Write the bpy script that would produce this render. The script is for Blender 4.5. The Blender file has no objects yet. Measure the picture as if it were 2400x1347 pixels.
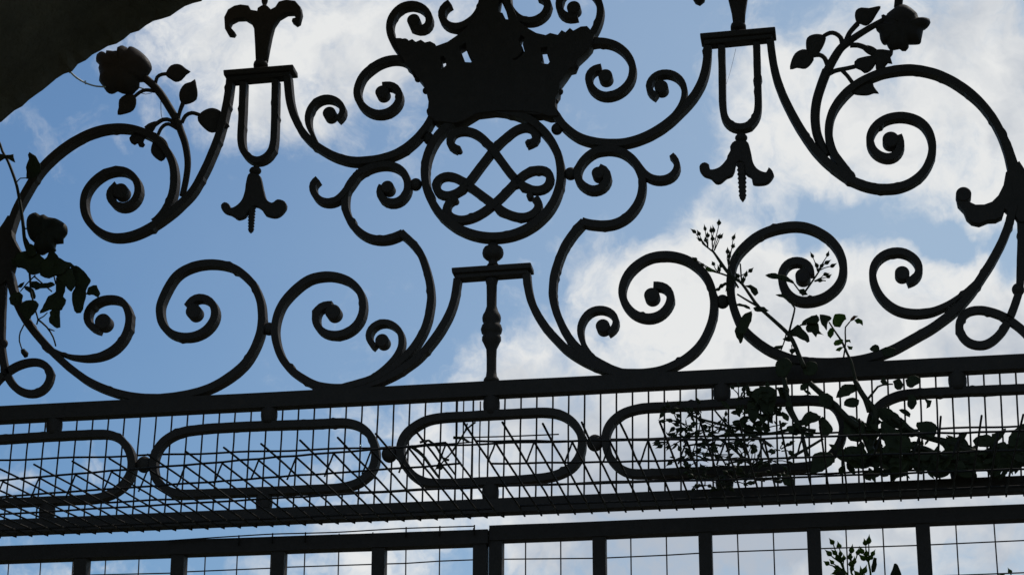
import bpy, bmesh, math, random
from mathutils import Vector, Matrix, noise
random.seed(7)
C = bpy.context.scene.collection
R = math.radians
# ------------------------------------------------------------------ camera model
F = 5600.0; D = 3.7; CAMZ = 1.6
hx, vx, vy = -39000.0, 0.0, -15570.0
hy = (F*F + hx*vx)/(-vy)
AX = -Vector((hx, hy, F)).normalized()
AZ = Vector((vx, vy, F)).normalized()
AY = AZ.cross(AX); AY.normalize()
if AY.z < 0: AY = -AY
CAM = Vector((0.63, -D, CAMZ))
def ray(px, py):
    r = Vector((px-1200.0, py-673.5, F))
    return Vector((r.dot(AX), r.dot(AY), r.dot(AZ)))
def W(p, Y=0.0):                       # where the line of sight meets the upright plane at depth Y
    r = ray(*p); t = (Y-CAM.y)/r.y
    return CAM + r*t
camd = bpy.data.cameras.new('camera'); cam = bpy.data.objects.new('camera', camd); C.objects.link(cam)
camd.sensor_width = 36; camd.lens = 36*F/2400.0; camd.clip_start = 0.05; camd.clip_end = 3000
right = Vector((AX.x, AY.x, AZ.x)); down = Vector((AX.y, AY.y, AZ.y)); fwd = Vector((AX.z, AY.z, AZ.z))
m = Matrix((right, -down, -fwd)).transposed().to_4x4(); m.translation = CAM
cam.matrix_world = m
bpy.context.scene.camera = cam
# ------------------------------------------------------------------ tile decoding of measured points
TX = [0, 400, 800, 1200, 1600, 1900]; TY = dict(a=0, b=320, c=600, d=947); ZK = 500/1684.0
def K(*a):
    out = []; ox = oy = 0; k = ZK; i = 0
    while i < len(a):
        if isinstance(a[i], str):
            if a[i] == 'px': ox = oy = 0; k = 1
            else: ox = TX[int(a[i][1])]; oy = TY[a[i][0]]; k = ZK
            i += 1; continue
        out.append((ox+a[i]*k, oy+a[i+1]*k)); i += 2
    return out
# ------------------------------------------------------------------ materials
def mat(name, fn):
    m = bpy.data.materials.new(name); m.use_nodes = True
    nt = m.node_tree; fn(nt, nt.nodes['Principled BSDF']); return m
def N(nt, t, **kw):
    n = nt.nodes.new(t)
    for k, v in kw.items(): setattr(n, k, v)
    return n
def ramp(nt, src, stops):
    r = N(nt, 'ShaderNodeValToRGB'); e = r.color_ramp.elements
    while len(e) < len(stops): e.new(0.5)
    for i, (p, c) in enumerate(stops): e[i].position = p; e[i].color = (*c, 1)
    nt.links.new(src, r.inputs[0]); return r.outputs[0]
def tex(nt, scale, detail=6, rough=.6):
    tc = N(nt, 'ShaderNodeTexCoord'); n = N(nt, 'ShaderNodeTexNoise')
    n.inputs['Scale'].default_value = scale; n.inputs['Detail'].default_value = detail; n.inputs['Roughness'].default_value = rough
    nt.links.new(tc.outputs['Object'], n.inputs['Vector']); return n.outputs['Fac']
def bump(nt, b, src, strength, dist):
    bp = N(nt, 'ShaderNodeBump'); bp.inputs['Strength'].default_value = strength; bp.inputs['Distance'].default_value = dist
    nt.links.new(src, bp.inputs['Height']); nt.links.new(bp.outputs[0], b.inputs['Normal'])
def f_iron(nt, b):
    n = tex(nt, 55, 8, .65)
    nt.links.new(ramp(nt, n, [(.35, (.050, .039, .031)), (.62, (.057, .044, .035)), (.74, (.072, .050, .036))]), b.inputs['Base Color']); b.inputs['Specular IOR Level'].default_value = .10
    nt.links.new(ramp(nt, tex(nt, 120, 5), [(.3, (.55,)*3), (.7, (.75,)*3)]), b.inputs['Roughness'])
    bump(nt, b, tex(nt, 190, 6), .35, .0012)
IRON = mat('black_painted_iron', f_iron)
def f_wire(nt, b):
    nt.links.new(ramp(nt, tex(nt, 90), [(.35, (.022, .018, .015)), (.7, (.034, .028, .022))]), b.inputs['Base Color'])
    b.inputs['Roughness'].default_value = .65; b.inputs['Specular IOR Level'].default_value = .1
WIRE = mat('dark_coated_wire', f_wire)
def f_stone(nt, b):
    nt.links.new(ramp(nt, tex(nt, 6, 10, .7), [(.3, (.10, .085, .055)), (.55, (.17, .14, .09)), (.75, (.24, .19, .12))]), b.inputs['Base Color'])
    b.inputs['Roughness'].default_value = .95
    bump(nt, b, tex(nt, 22, 10, .7), .8, .02)
STONE = mat('weathered_masonry', f_stone)
def leafmat(name, c1, c2, tr):
    m = bpy.data.materials.new(name); m.use_nodes = True; nt = m.node_tree; b = nt.nodes['Principled BSDF']
    col = ramp(nt, tex(nt, 40, 5), [(.35, c1), (.68, c2)])
    nt.links.new(col, b.inputs['Base Color']); b.inputs['Roughness'].default_value = .6; b.inputs['Specular IOR Level'].default_value = .12
    t = N(nt, 'ShaderNodeBsdfTranslucent'); nt.links.new(col, t.inputs[0])
    mx = N(nt, 'ShaderNodeMixShader'); mx.inputs[0].default_value = tr
    nt.links.new(b.outputs[0], mx.inputs[1]); nt.links.new(t.outputs[0], mx.inputs[2])
    nt.links.new(mx.outputs[0], nt.nodes['Material Output'].inputs[0]); return m
LEAF = leafmat('rose_leaf', (.030, .032, .014), (.046, .050, .018), .08)
LEAFB = leafmat('sunlit_rose_leaf', (.09, .15, .03), (.16, .24, .05), .65)  # lit copy of rose leaf: backlight from the sun put into the brighter green
LEAFR = leafmat('bronze_rose_leaf', (.16, .06, .02), (.22, .09, .04), .45)
STEM = leafmat('rose_stem', (.03, .028, .014), (.045, .042, .022), .0)
PETAL = leafmat('faded_petals', (.026, .024, .014), (.040, .034, .02), .05)
def f_cable(nt, b):
    nt.links.new(ramp(nt, tex(nt, 30), [(.3, (.42, .46, .42)), (.7, (.6, .64, .6))]), b.inputs['Base Color']); b.inputs['Roughness'].default_value = .5
CABLE = mat('pale_cable_sheath', f_cable)
def f_ground(nt, b):
    nt.links.new(ramp(nt, tex(nt, 3, 10, .7), [(.3, (.03, .04, .018)), (.7, (.06, .075, .03))]), b.inputs['Base Color']); b.inputs['Roughness'].default_value = 1
GRASS = mat('lawn_grass', f_ground)
def f_path(nt, b):
    nt.links.new(ramp(nt, tex(nt, 9, 10, .7), [(.3, (.035, .034, .03)), (.7, (.07, .066, .058))]), b.inputs['Base Color']); b.inputs['Roughness'].default_value = .95
PATH = mat('worn_paving', f_path)
# ------------------------------------------------------------------ object helpers
def link(name, me, mt, parent=None):
    o = bpy.data.objects.new(name, me); C.objects.link(o); me.materials.clear(); me.materials.append(mt)
    if parent: o.parent = parent
    return o
def mesh(name, v, f, mt, parent=None, smooth=False):
    me = bpy.data.meshes.new(name); me.from_pydata([tuple(x) for x in v], [], f); me.update()
    bm = bmesh.new(); bm.from_mesh(me); bmesh.ops.recalc_face_normals(bm, faces=bm.faces); bm.to_mesh(me); bm.free()
    if smooth:
        for p in me.polygons: p.use_smooth = True
    return link(name, me, mt, parent)
def thing(name, label, cat, group=None, loc=(0, 0, 0)):
    o = bpy.data.objects.new(name, None); C.objects.link(o); o['label'] = label; o['category'] = cat
    o.empty_display_size = .1
    if group: o['group'] = group
    return o
def cr(pts, step=7.0, closed=False):
    n = len(pts); out = []
    rng = range(n if closed else n-1)
    for i in rng:
        if closed: p0, p1, p2, p3 = pts[(i-1) % n], pts[i], pts[(i+1) % n], pts[(i+2) % n]
        else: p0, p1, p2, p3 = pts[max(i-1, 0)], pts[i], pts[i+1], pts[min(i+2, n-1)]
        L = math.dist(p1, p2); k = max(1, int(L/step))
        for j in range(k):
            t = j/k; t2 = t*t; t3 = t2*t
            out.append(tuple(.5*((2*p1[c])+(-p0[c]+p2[c])*t+(2*p0[c]-5*p1[c]+4*p2[c]-p3[c])*t2+(-p0[c]+3*p1[c]-3*p2[c]+p3[c])*t3) for c in range(len(p1))))
    if not closed: out.append(tuple(pts[-1]))
    return out
def smooth_pts(p, it=1):
    for _ in range(it):
        p = [p[0]]+[tuple((p[i-1][c]+2*p[i][c]+p[i+1][c])/4 for c in range(2)) for i in range(1, len(p)-1)]+[p[-1]]
    return p
BI = [0]
DD = .0215
def bar_geo(px, w=.0092, d=DD, Y=0.0, closed=False, taper0=1, taper1=1, wob=.05, sm=4, hint=3):
    w = w+(.0031 if w < .0123 else .001); p = cr(px, 7, closed)
    if not closed and sm: p = smooth_pts(p, sm)
    if closed and sm:
        for _ in range(sm): p = [tuple((p[i-1][c]+2*p[i][c]+p[(i+1) % len(p)][c])/4 for c in range(2)) for i in range(len(p))]
    P = [W(q, Y) for q in p]; n = len(P); BI[0] += 1
    yo = ((BI[0]*37) % 23-11)*.00008; dd = d*(1+((BI[0]*13) % 7-3)*.006)
    seed = BI[0]*3.7; vs = []; fs = []
    for i, q in enumerate(P):
        a = P[(i-1) % n] if (closed or i > 0) else P[i]; b = P[(i+1) % n] if (closed or i < n-1) else P[i]
        t = (b-a); t = Vector((t.x, 0, t.z)); t = t.normalized() if t.length > 1e-9 else Vector((1, 0, 0))
        nn = Vector((-t.z, 0, t.x)); s = i/max(1, n-1)
        ww = w*(taper0+(1-taper0)*min(1, s*hint))*(taper1+(1-taper1)*min(1, (1-s)*hint))
        ww *= 1+wob*noise.noise(Vector((i*.13, seed, 0)))+wob*.6*noise.noise(Vector((i*.6, seed, 5)))
        nb = noise.noise(Vector((i*.9, seed*2.3, 11))); nb2 = noise.noise(Vector((i*.8, seed*1.9, 31)))
        b1 = max(0, nb-.38)*.007; b2 = max(0, nb2-.38)*.007
        c = min(.0006, ww*.2); hw = ww/2; hd = dd/2
        jx = .0003*noise.noise(Vector((i*.3, seed, 9)))
        for (u, v) in ((-hw, -hd+c), (-hw+c, -hd), (hw-c, -hd), (hw, -hd+c), (hw, hd-c), (hw-c, hd), (-hw+c, hd), (-hw, hd-c)):
            vs.append(q+nn*(u+jx+(b1 if u > 0 else -b2))+Vector((0, v+yo, 0)))
    rngs = range(n) if closed else range(n-1)
    for i in rngs:
        for k in range(8):
            a = i*8+k; b = i*8+(k+1) % 8; j = ((i+1) % n)*8
            fs.append((a, b, j+(k+1) % 8, j+k))
    if not closed: fs.append(tuple(range(8))); fs.append(tuple((n-1)*8+k for k in range(7, -1, -1)))
    return vs, fs
def bar(name, parent, px, mt=None, **kw):
    v, f = bar_geo(px, **kw); return mesh(name, v, f, mt or IRON, parent)
def lathe_geo(c, prof, axis='z', seg=20, sq=1.0):          # prof: (axial, radius)
    vs = []; fs = []
    for (h, r) in prof:
        for k in range(seg):
            a = 2*math.pi*k/seg; x = math.cos(a)*r; y = math.sin(a)*r*sq
            vs.append(Vector(c)+(Vector((x, y, h)) if axis == 'z' else Vector((x, h, y)) if axis == 'y' else Vector((h, y, x))))
    for i in range(len(prof)-1):
        for k in range(seg):
            fs.append((i*seg+k, i*seg+(k+1) % seg, (i+1)*seg+(k+1) % seg, (i+1)*seg+k))
    fs.append(tuple(range(seg))); fs.append(tuple((len(prof)-1)*seg+k for k in range(seg)))
    return vs, fs
def lathe(name, parent, c, prof, axis='z', seg=20, mt=None, smooth=True, sq=1.0):
    v, f = lathe_geo(c, prof, axis, seg, sq); return mesh(name, v, f, mt or IRON, parent, smooth)
def ball(name, parent, p, rx, rz=None, Y=0.0, axis='z', mt=None, ry=None):
    s = D/F; c = W(p, Y); rx *= s; rz = (rz*s/.94) if rz else rx
    pr = [(rz*math.sin(a), max(rx*math.cos(a), .0003)) for a in [math.pi*(i/12-.5) for i in range(13)]]
    return lathe(name, parent, c, pr, 'z', 20, mt, sq=(ry or 1.0))
def disc(name, parent, p, r, d=.024, Y=0.0):
    c = W(p, Y); BI[0] += 1; d += (BI[0] % 9)*.00025; r *= 1.12*D/F
    return lathe(name, parent, c, [(-d/2, r*.86), (-d/2+.0015, r), (d/2-.0015, r), (d/2, r*.86)], 'y', 26, smooth=False)
def plate(name, parent, polys, d=.018, Y=0.0, bev=.0012, mt=None, sm=True):
    cu = bpy.data.curves.new(name, 'CURVE'); cu.dimensions = '2D'; cu.fill_mode = 'BOTH'
    BI[0] += 1
    for pl in polys:
        q = cr(pl, 5, True) if sm else pl
        sp = cu.splines.new('POLY'); sp.points.add(len(q)-1)
        for i, p in enumerate(q):
            w = W(p, Y); sp.points[i].co = (w.x, w.z, 0, 1)
        sp.use_cyclic_u = True
    cu.extrude = d/2-bev+(BI[0] % 11)*.00009; cu.bevel_depth = bev; cu.bevel_resolution = 1; cu.offset = -bev
    o = bpy.data.objects.new('tmp', cu); me = bpy.data.meshes.new_from_object(o)
    bpy.data.objects.remove(o); bpy.data.curves.remove(cu)
    me.transform(Matrix(((1, 0, 0, 0), (0, 0, -1, Y), (0, 1, 0, 0), (0, 0, 0, 1))))
    me.name = name
    return link(name, me, mt or IRON, parent)
def boxpx(name, parent, q, y0, y1, mt=None):               # front outline q (4 px points) seen on plane y0, extruded back to y1
    v = [W(p, y0) for p in q]; v += [Vector((a.x, y1, a.z)) for a in v]
    me = mesh(name, v, [(0, 1, 2, 3), (7, 6, 5, 4), (0, 4, 5, 1), (1, 5, 6, 2), (2, 6, 7, 3), (3, 7, 4, 0)], mt or IRON, parent)
    bm = bmesh.new(); bm.from_mesh(me.data)
    bmesh.ops.bevel(bm, geom=list(bm.edges), offset=.0012, segments=1, affect='EDGES'); bm.to_mesh(me.data); bm.free(); return me
def pillow_geo(px, T=.01, Y=0.0, curl=0.0, flat=.15, n=None, seed=0, ridge=0.0, step=6):
    q = cr(px, step, True); P = [W(p, Y) for p in q]; n = len(P)
    c = sum(P, Vector())/n; vs = []; fs = []
    S = [(1, .0), (.9, .5), (.7, .8), (.4, .97), (.12, 1)]
    for side in (1, -1):
        base = len(vs)
        for (s, h) in S:
            for i, p in enumerate(P):
                a = c+(p-c)*s; off = (flat+h)*T*.5
                if ridge: off += ridge*noise.noise(Vector((a.x*60, a.z*60, seed)))*(h)
                y = curl*((a.x-c.x)**2+(a.z-c.z)**2)*30+curl*.6*noise.noise(Vector((a.x*25, seed, a.z*25)))
                vs.append(a+Vector((0, -side*off+y, 0)))
        ci = len(vs); vs.append(c+Vector((0, -side*T*.55, 0)))
        for r in range(len(S)-1):
            for i in range(n):
                fs.append((base+r*n+i, base+r*n+(i+1) % n, base+(r+1)*n+(i+1) % n, base+(r+1)*n+i))
        r = len(S)-1
        for i in range(n): fs.append((base+r*n+i, base+r*n+(i+1) % n, ci))
    h = len(vs)//2
    for i in range(n): fs.append((i, (i+1) % n, h+(i+1) % n, h+i))
    return vs, fs
def pillow(name, parent, px, mt=None, **kw):
    v, f = pillow_geo(px, **kw); return mesh(name, v, f, mt or IRON, parent, True)
class MB:
    def __init__(s): s.v = []; s.f = []
    def add(s, g):
        b = len(s.v); s.v += [Vector(x) for x in g[0]]; s.f += [tuple(i+b for i in f) for f in g[1]]
    def build(s, name, mt, parent=None, smooth=True): return mesh(name, s.v, s.f, mt, parent, smooth)
def tube_geo(P, r0, r1=None, seg=6):
    r1 = r0 if r1 is None else r1; vs = []; fs = []; n = len(P)
    for i, q in enumerate(P):
        t = (P[min(i+1, n-1)]-P[max(i-1, 0)])
        t = t.normalized() if t.length > 1e-9 else Vector((0, 0, 1))
        a = t.cross(Vector((0, 1, 0)) if abs(t.y) < .8 else Vector((1, 0, 0))).normalized(); b = t.cross(a)
        r = r0+(r1-r0)*i/max(1, n-1)
        for k in range(seg):
            an = 2*math.pi*k/seg; vs.append(q+a*math.cos(an)*r+b*math.sin(an)*r)
    for i in range(n-1):
        for k in range(seg): fs.append((i*seg+k, i*seg+(k+1) % seg, (i+1)*seg+(k+1) % seg, (i+1)*seg+k))
    fs.append(tuple(range(seg))); fs.append(tuple((n-1)*seg+k for k in range(seg-1, -1, -1)))
    return vs, fs
def tubepx(px, r0, r1=None, Y=0.0, seg=6, step=10): return tube_geo([W(p, Y) for p in cr(px, step)], r0, r1, seg)
def off(pts, dx, dy): return [(x+dx, y+dy) for x, y in pts]

# ================================================================== THE OVERTHROW (ironwork panel above the gates)
ov = thing('iron_overthrow', 'black wrought iron scrollwork with crown, ringed monogram and band of ovals above the gates', 'ironwork')
def scroll(px, eye=None, name='scroll', eyename='scroll_eye', **kw):
    o = bar(name, ov, px, **kw)
    if eye:
        p = K(*eye[:3])[0]; disc(eyename, o, p, eye[3]*ZK)
    return o
# left half
scroll(K('a1', 476,640, 455,800, 397,1050, 'b1', 330,150, 262,300, 178,448, 'b0', 1465,510, 1365,605, 1225,705, 1085,778, 940,807, 835,787, 745,728, 690,655, 667,545, 685,450, 745,365, 835,298, 925,275, 1010,284, 1073,335, 1107,410, 1098,480, 1050,545, 980,572, 910,550, 872,495, 885,425, 935,395), ('b0', 962,445, 62))
scroll(K('b0', 1225,690, 1275,645, 1328,570, 1368,470, 1383,370, 1380,270, 1350,165, 'a0', 1285,1148, 1225,1092, 1120,1045, 1020,1021, 910,1017, 795,1035, 660,1085, 530,1163, 430,1243, 'b0', 350,242, 275,340, 205,460, 145,570, 100,690, 68,800, 50,900), name='long_arc', w=.0098)
scroll(K('b0', 50,880, 58,1000, 'c0', 85,160, 105,260, 140,370, 210,510, 275,600, 360,700, 455,795, 560,890, 690,985, 810,1045, 950,1093, 1100,1122, 1280,1127, 'c1', 60,1112, 200,1085, 330,1042, 478,955, 605,842, 685,700, 722,580, 728,460, 712,350, 672,255, 612,180, 520,108, 415,75, 310,68, 210,80, 110,120, 30,185, 'c0', 1300,325, 1268,420, 1280,520, 1315,587, 1385,635, 1490,648, 'c1', 230,630, 305,580, 352,510, 363,440, 345,385, 300,345, 235,330, 175,350, 140,410), ('c1', 192,450, 60), w=.0095)
scroll(K('c0', 400,725, 500,782, 600,806, 700,812, 830,787, 940,715, 1010,610, 1032,505, 1015,420, 965,358, 865,344, 785,362, 730,400, 692,470, 695,530, 735,580, 800,592), ('c0', 825,530, 62), w=.0088, taper0=.2)
scroll(K('c2', 920,190, 903,320, 868,440, 800,570, 715,690, 620,800, 500,890, 380,960, 250,1012, 100,1042, 'c1', 1280,1048, 1160,1027, 1070,983, 962,910, 885,815, 838,690, 828,570, 845,480, 880,395, 925,335, 1005,255, 1095,190, 1200,163, 1290,163, 1380,185, 1455,232, 1510,305, 1527,410, 1510,500, 1455,575, 1380,618, 1300,633, 1215,615, 1160,560, 1148,485, 1165,425, 1215,390, 1280,395), ('c1', 1290,455, 60))
scroll(K('c2', 200,985, 310,922, 400,850, 455,785, 488,710, 485,640, 450,577, 405,545, 350,528, 285,540, 235,585, 215,640, 232,695, 275,725), ('c2', 330,680, 52), name='small_scroll', eyename='small_scroll_eye', w=.0072, taper0=.2)
scroll(K('b2', 478,768, 565,850, 625,925, 668,1030, 700,1150, 712,1260, 'c2', 708,400, 682,530, 635,640, 560,750, 470,840, 360,920, 230,985, 80,1030, 'c1', 1290,1065, 1130,1085), name='long_arc', sm=1)
scroll(K('b2', 492,770, 440,795, 390,812, 310,823, 220,805, 135,750, 70,665, 38,580, 35,500, 50,430, 98,350, 170,285, 260,246, 360,232, 455,258, 510,315, 532,400, 510,470, 455,522, 390,532, 330,505, 308,450, 330,400), ('b2', 372,415, 50), sm=1)
scroll(K('a1', 930,620, 940,760, 970,900, 1030,1030, 1110,1125, 1220,1205, 1330,1258, 1430,1283, 'a2', 180,1283, 310,1265, 440,1225, 550,1155, 640,1065, 700,985, 745,900), name='cup_arc', w=.0098)
scroll(K('a1', 1200,1190, 1155,1125, 1110,1050, 1085,970, 1092,900, 1135,830, 1195,790, 1270,784, 1335,810, 1375,865, 1365,925, 1320,955), ('a1', 1262,912, 52), name='small_scroll', eyename='small_scroll_eye', w=.0076, taper0=.2)
scroll(K('a2', 600,600, 550,520, 490,480, 420,475, 330,495, 250,545, 172,612, 127,720, 140,800, 185,865, 250,905, 330,912, 400,885, 455,830, 468,760, 445,700, 385,678, 330,690), ('a2', 330,745, 54))
scroll(K('a2', 500,450, 450,400, 415,340, 388,270, 385,210, 410,140, 465,80, 530,52, 600,50, 660,80, 700,130, 710,190, 680,240, 620,255, 565,225), ('a2', 578,180, 52))
scroll(K('a2', 1140,-60, 1135,10, 1100,100, 1030,180, 940,228, 860,225, 805,180, 785,120, 795,75, 830,45, 865,40), name='hook_scroll', w=.0095, taper0=1.5)
scroll(K('b1', 1500,290, 1400,430, 1330,510, 1260,533, 1190,522, 1140,470, 1120,410, 1135,365, 1172,350), name='hook_scroll', w=.0085)
# right half
scroll(K('a3', 520,430, 560,380, 640,345, 720,341, 815,365, 890,413, 940,485, 962,565, 940,655, 880,725, 805,762, 750,772, 680,757, 622,700, 600,640, 615,590, 655,552, 710,548), ('a3', 742,620, 55))
scroll(K('a3', 590,350, 640,280, 682,200, 705,110, 693,30, 660,-30, 590,-75, 500,-85, 420,-50, 375,10, 370,80, 400,135, 460,155, 520,135), ('a3', 492,80, 54))
scroll(K('a3', -100,-100, -60,-20, -20,70, 40,150, 110,182, 190,180, 250,145, 290,85, 290,30, 262,-8, 220,-15), name='hook_scroll', w=.0095, taper0=1.3)
scroll(K('a3', 320,870, 375,960, 440,1030, 530,1095, 640,1130, 780,1143, 900,1137, 1020,1103, 1140,1045, 1240,975, 1320,900, 1400,820, 1470,720, 1515,620, 1540,500, 1545,380), name='cup_arc', w=.0104)
scroll(K('a3', 1260,930, 1325,860, 1365,780, 1367,710, 1335,638, 1285,600, 1220,585, 1160,597, 1100,640, 1072,700, 1095,750, 1145,775), ('a3', 1182,705, 53), name='small_scroll', eyename='small_scroll_eye', w=.0076, taper0=.2)
scroll(K('c3', 118,150, 130,260, 155,370, 205,470, 270,570, 350,660, 440,750, 530,810, 640,868, 760,910, 880,930, 1000,932, 1100,925, 1210,900, 1330,845, 1445,762, 1535,640, 1590,490, 1597,370, 1578,260, 1530,160, 1450,80, 1350,25, 1220,3, 1100,18, 1000,70, 918,150, 875,250, 872,330, 910,410, 980,475, 1080,502, 1170,480, 1235,415, 1262,340, 1245,275, 1190,240, 1120,245), ('c3', 1108,325, 58), w=.0098)
scroll(K('c3', 700,850, 625,780, 565,700, 540,600, 548,540, 590,470, 640,435, 700,425, 770,440, 820,480, 832,540, 810,590, 760,615), ('c3', 722,567, 53), name='small_scroll', eyename='small_scroll_eye', w=.0076, taper0=.2)
scroll(K('b3', 572,680, 495,765, 420,875, 368,1000, 335,1110, 325,1220, 'c3', 325,330, 350,440, 410,580, 490,700, 580,780, 700,855, 800,905, 930,945, 1060,960), name='long_arc', sm=1, w=.0098)
scroll(K('b3', 556,680, 610,697, 730,707, 830,690, 915,640, 985,560, 1025,460, 1030,350, 990,235, 930,168, 850,125, 760,112, 660,130, 583,183, 535,250, 520,320, 548,385, 605,425, 660,432, 720,410, 755,360, 758,310, 735,272, 690,258), ('b3', 685,305, 50), sm=1, w=.0098)
scroll(K('b3', 985,220, 1030,285, 1085,335, 1140,353, 1210,352, 1270,325, 1312,260, 1310,200, 1285,168, 1262,158), name='hook_scroll', w=.0085, taper1=.8)
scroll(K('a4', 692,330, 715,500, 750,650, 805,790, 870,920, 945,1050, 'b4', 1030,97, 1120,195, 1230,288, 1340,358, 'b5', 455,405, 575,421, 690,412, 780,380, 870,318, 925,240, 958,150, 'a5', 960,1140, 940,1060, 880,980, 800,942, 700,928, 610,942, 535,985, 480,1045, 462,1110, 480,1180, 530,1235, 600,1260, 670,1245, 710,1195, 715,1135, 690,1085), ('a5', 632,1120, 62), w=.0098)
scroll(K('a5', 330,1420, 260,1330, 185,1230, 150,1130, 140,1035, 160,920, 215,820, 300,725, 400,655, 520,600, 620,572, 740,556, 860,560, 990,592, 1100,640, 1215,712, 1325,805, 1425,925, 1500,1060, 1560,1200, 'b5', 1600,270, 1640,400, 1640,520), name='long_arc', w=.0100, taper1=1.8, hint=5)
scroll(K('b5', 1600,560, 1585,620, 1550,740, 1500,860, 1425,1000, 'c5', 1340,190, 1265,300, 1180,400, 1090,480, 960,575, 830,648, 700,722, 600,768, 'c4', 1500,805, 1400,828, 1250,845, 1060,848, 920,835, 800,800, 680,748, 570,672, 475,580, 425,480, 395,380, 378,290, 380,190, 395,80, 'b4', 430,950, 510,860, 610,785, 725,740, 850,716, 960,720, 1060,755, 1150,810, 1215,880, 1260,970, 1272,1060, 1255,1150, 1195,1225, 1110,1285, 985,1313, 880,1295, 815,1230, 782,1150, 785,1070, 825,1015, 900,990, 970,1000, 1015,1050, 1010,1105), ('b4', 950,1115, 56), w=.0100)
scroll(K('c5', 1340,170, 1240,275, 1130,362, 1020,425, 920,455, 830,462, 720,447, 630,405, 550,330, 500,230, 487,130, 515,50, 585,-5, 650,-28, 720,-28, 800,10, 850,65, 862,125, 830,190, 760,215), ('c5', 722,150, 54), w=.0090, taper0=.3)
# collars that tie the scrolls together
for q in [('c1', 778,575, 17, 16), ('b2', 588,380, 16, 16), ('b3', 463,295, 17, 16), ('c4', 315,360, 17, 17), ('a3', 355,1020, 15, 15), ('a2', 690,1095, 14, 16)]:
    ball('collar', ov, K(*q[:3])[0], q[3], q[4])
# ring and monogram
rp = [(1156.5+159.5*math.cos(a), 410+149*math.sin(a)) for a in [2*math.pi*i/40 for i in range(40)]]
bar('ring', ov, rp, w=.0125, d=.0245, closed=True)
mono = bar('monogram', ov, K('a2', 930,1192, 885,1188, 855,1145, 862,1085, 905,1045, 975,1037, 1060,1058, 1140,1120, 'b2', 1200,112, 1290,235, 1370,335, 1440,400, 1500,430, 1570,437, 1640,400, 1662,335, 1635,282, 1560,266, 1470,290, 1400,345, 1300,450, 1190,555, 1080,630, 960,668, 870,650, 828,590, 845,525, 890,508), w=.0105, d=.014)
bar('monogram_stroke', mono, K('a2', 1470,1140, 1510,1158, 1553,1105, 1540,1040, 1470,1005, 1390,1025, 1310,1085, 1220,1170, 'b2', 1120,220, 1040,325, 980,400, 910,455, 830,478, 755,445, 742,382, 785,325, 850,311, 925,335, 1000,385, 1090,455, 1190,525, 1290,605, 1390,640, 1470,642, 1545,600, 1568,530, 1530,490), w=.0105, d=.014)
for q in [('a2', 932,1190, 6.5), ('b2', 900,508, 8), ('b2', 1492,478, 8), ('a2', 1475,1138, 6)]: disc('monogram_bead', mono, K(*q[:3])[0], q[3], d=.016)
# crown
crown_out = K('a2', 430,330, 480,330, 545,350, 572,338, 600,360, 640,343, 672,365, 712,355, 750,375, 762,392, 850,360, 930,305, 985,262, 1040,200, 1095,110, 1115,0, 1120,-80, 1270,-80, 1262,-10, 1247,85, 1257,128, 1282,132, 1307,182, 1327,184, 1300,80, 1275,-5, 1272,-60, 1340,-60, 1350,60, 1412,200, 'a3', 130,250, 200,290, 275,307, 310,290, 370,305, 400,268, 430,285, 465,250, 492,272, 550,240, 600,236, 660,300, 630,395, 590,440, 525,500, 500,560, 465,568, 430,620, 385,680, 375,760, 350,800, 350,860, 370,940, 300,945, 'a2', 1560,917, 1430,905, 1250,900, 1080,920, 990,975, 900,1000, 800,987, 750,985, 690,930, 700,830, 682,755, 660,690, 620,640, 580,590, 520,545, 470,440)
holes = [K('a2', 945,400, 995,370, 1000,430, 1030,490, 1065,510, 1035,525, 980,522, 970,470, 950,440), K('a2', 792,480, 815,472, 835,500, 838,545, 800,578, 795,555, 800,520),
         K('a2', 1355,498, 1400,480, 1435,440, 1440,400, 1408,350, 1425,305, 1455,325, 1440,380, 1455,435, 1430,470, 1385,505), K('a2', 1580,405, 1635,400, 1630,450, 1655,515, 1640,535, 1585,528, 1595,480)]
holes[0] = off(holes[0], -.5, -1)
crown = plate('crown', ov, [crown_out]+holes, d=.029, Y=0, bev=.001, sm=False)
for q in [('a2', 605,625, 9), ('a2', 668,718, 9), ('a2', 705,880, 11), ('a3', 500,535, 9), ('a3', 378,725, 9), ('a3', 345,800, 7), ('a2', 500,345, 13), ('a2', 715,372, 9), ('a3', 560,262, 12), ('a3', 320,312, 8)]:
    ball('pearl', crown, K(*q[:3])[0], q[3], q[3])
for q in [('a2', 1230,600, 70, 30), ('a2', 1100,640, 40, 22), ('a2', 1370,640, 40, 22), ('a2', 1215,400, 34, 40), ('a2', 870,560, 20, 34), ('a2', 1520,500, 18, 30)]:
    ball('jewel', crown, K(*q[:3])[0], q[3]*.5, q[4]*.5, ry=.6)
bar('crown_band', crown, K('a2', 730,870, 900,905, 1080,860, 1250,845, 1450,865, 'a3', 200,890, 330,860), w=.02, d=.028)
bar('crown_band', crown, K('a2', 640,560, 800,640, 1000,600, 1250,590, 1500,610, 'a3', 330,600, 440,520), w=.012, d=.027)
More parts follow.
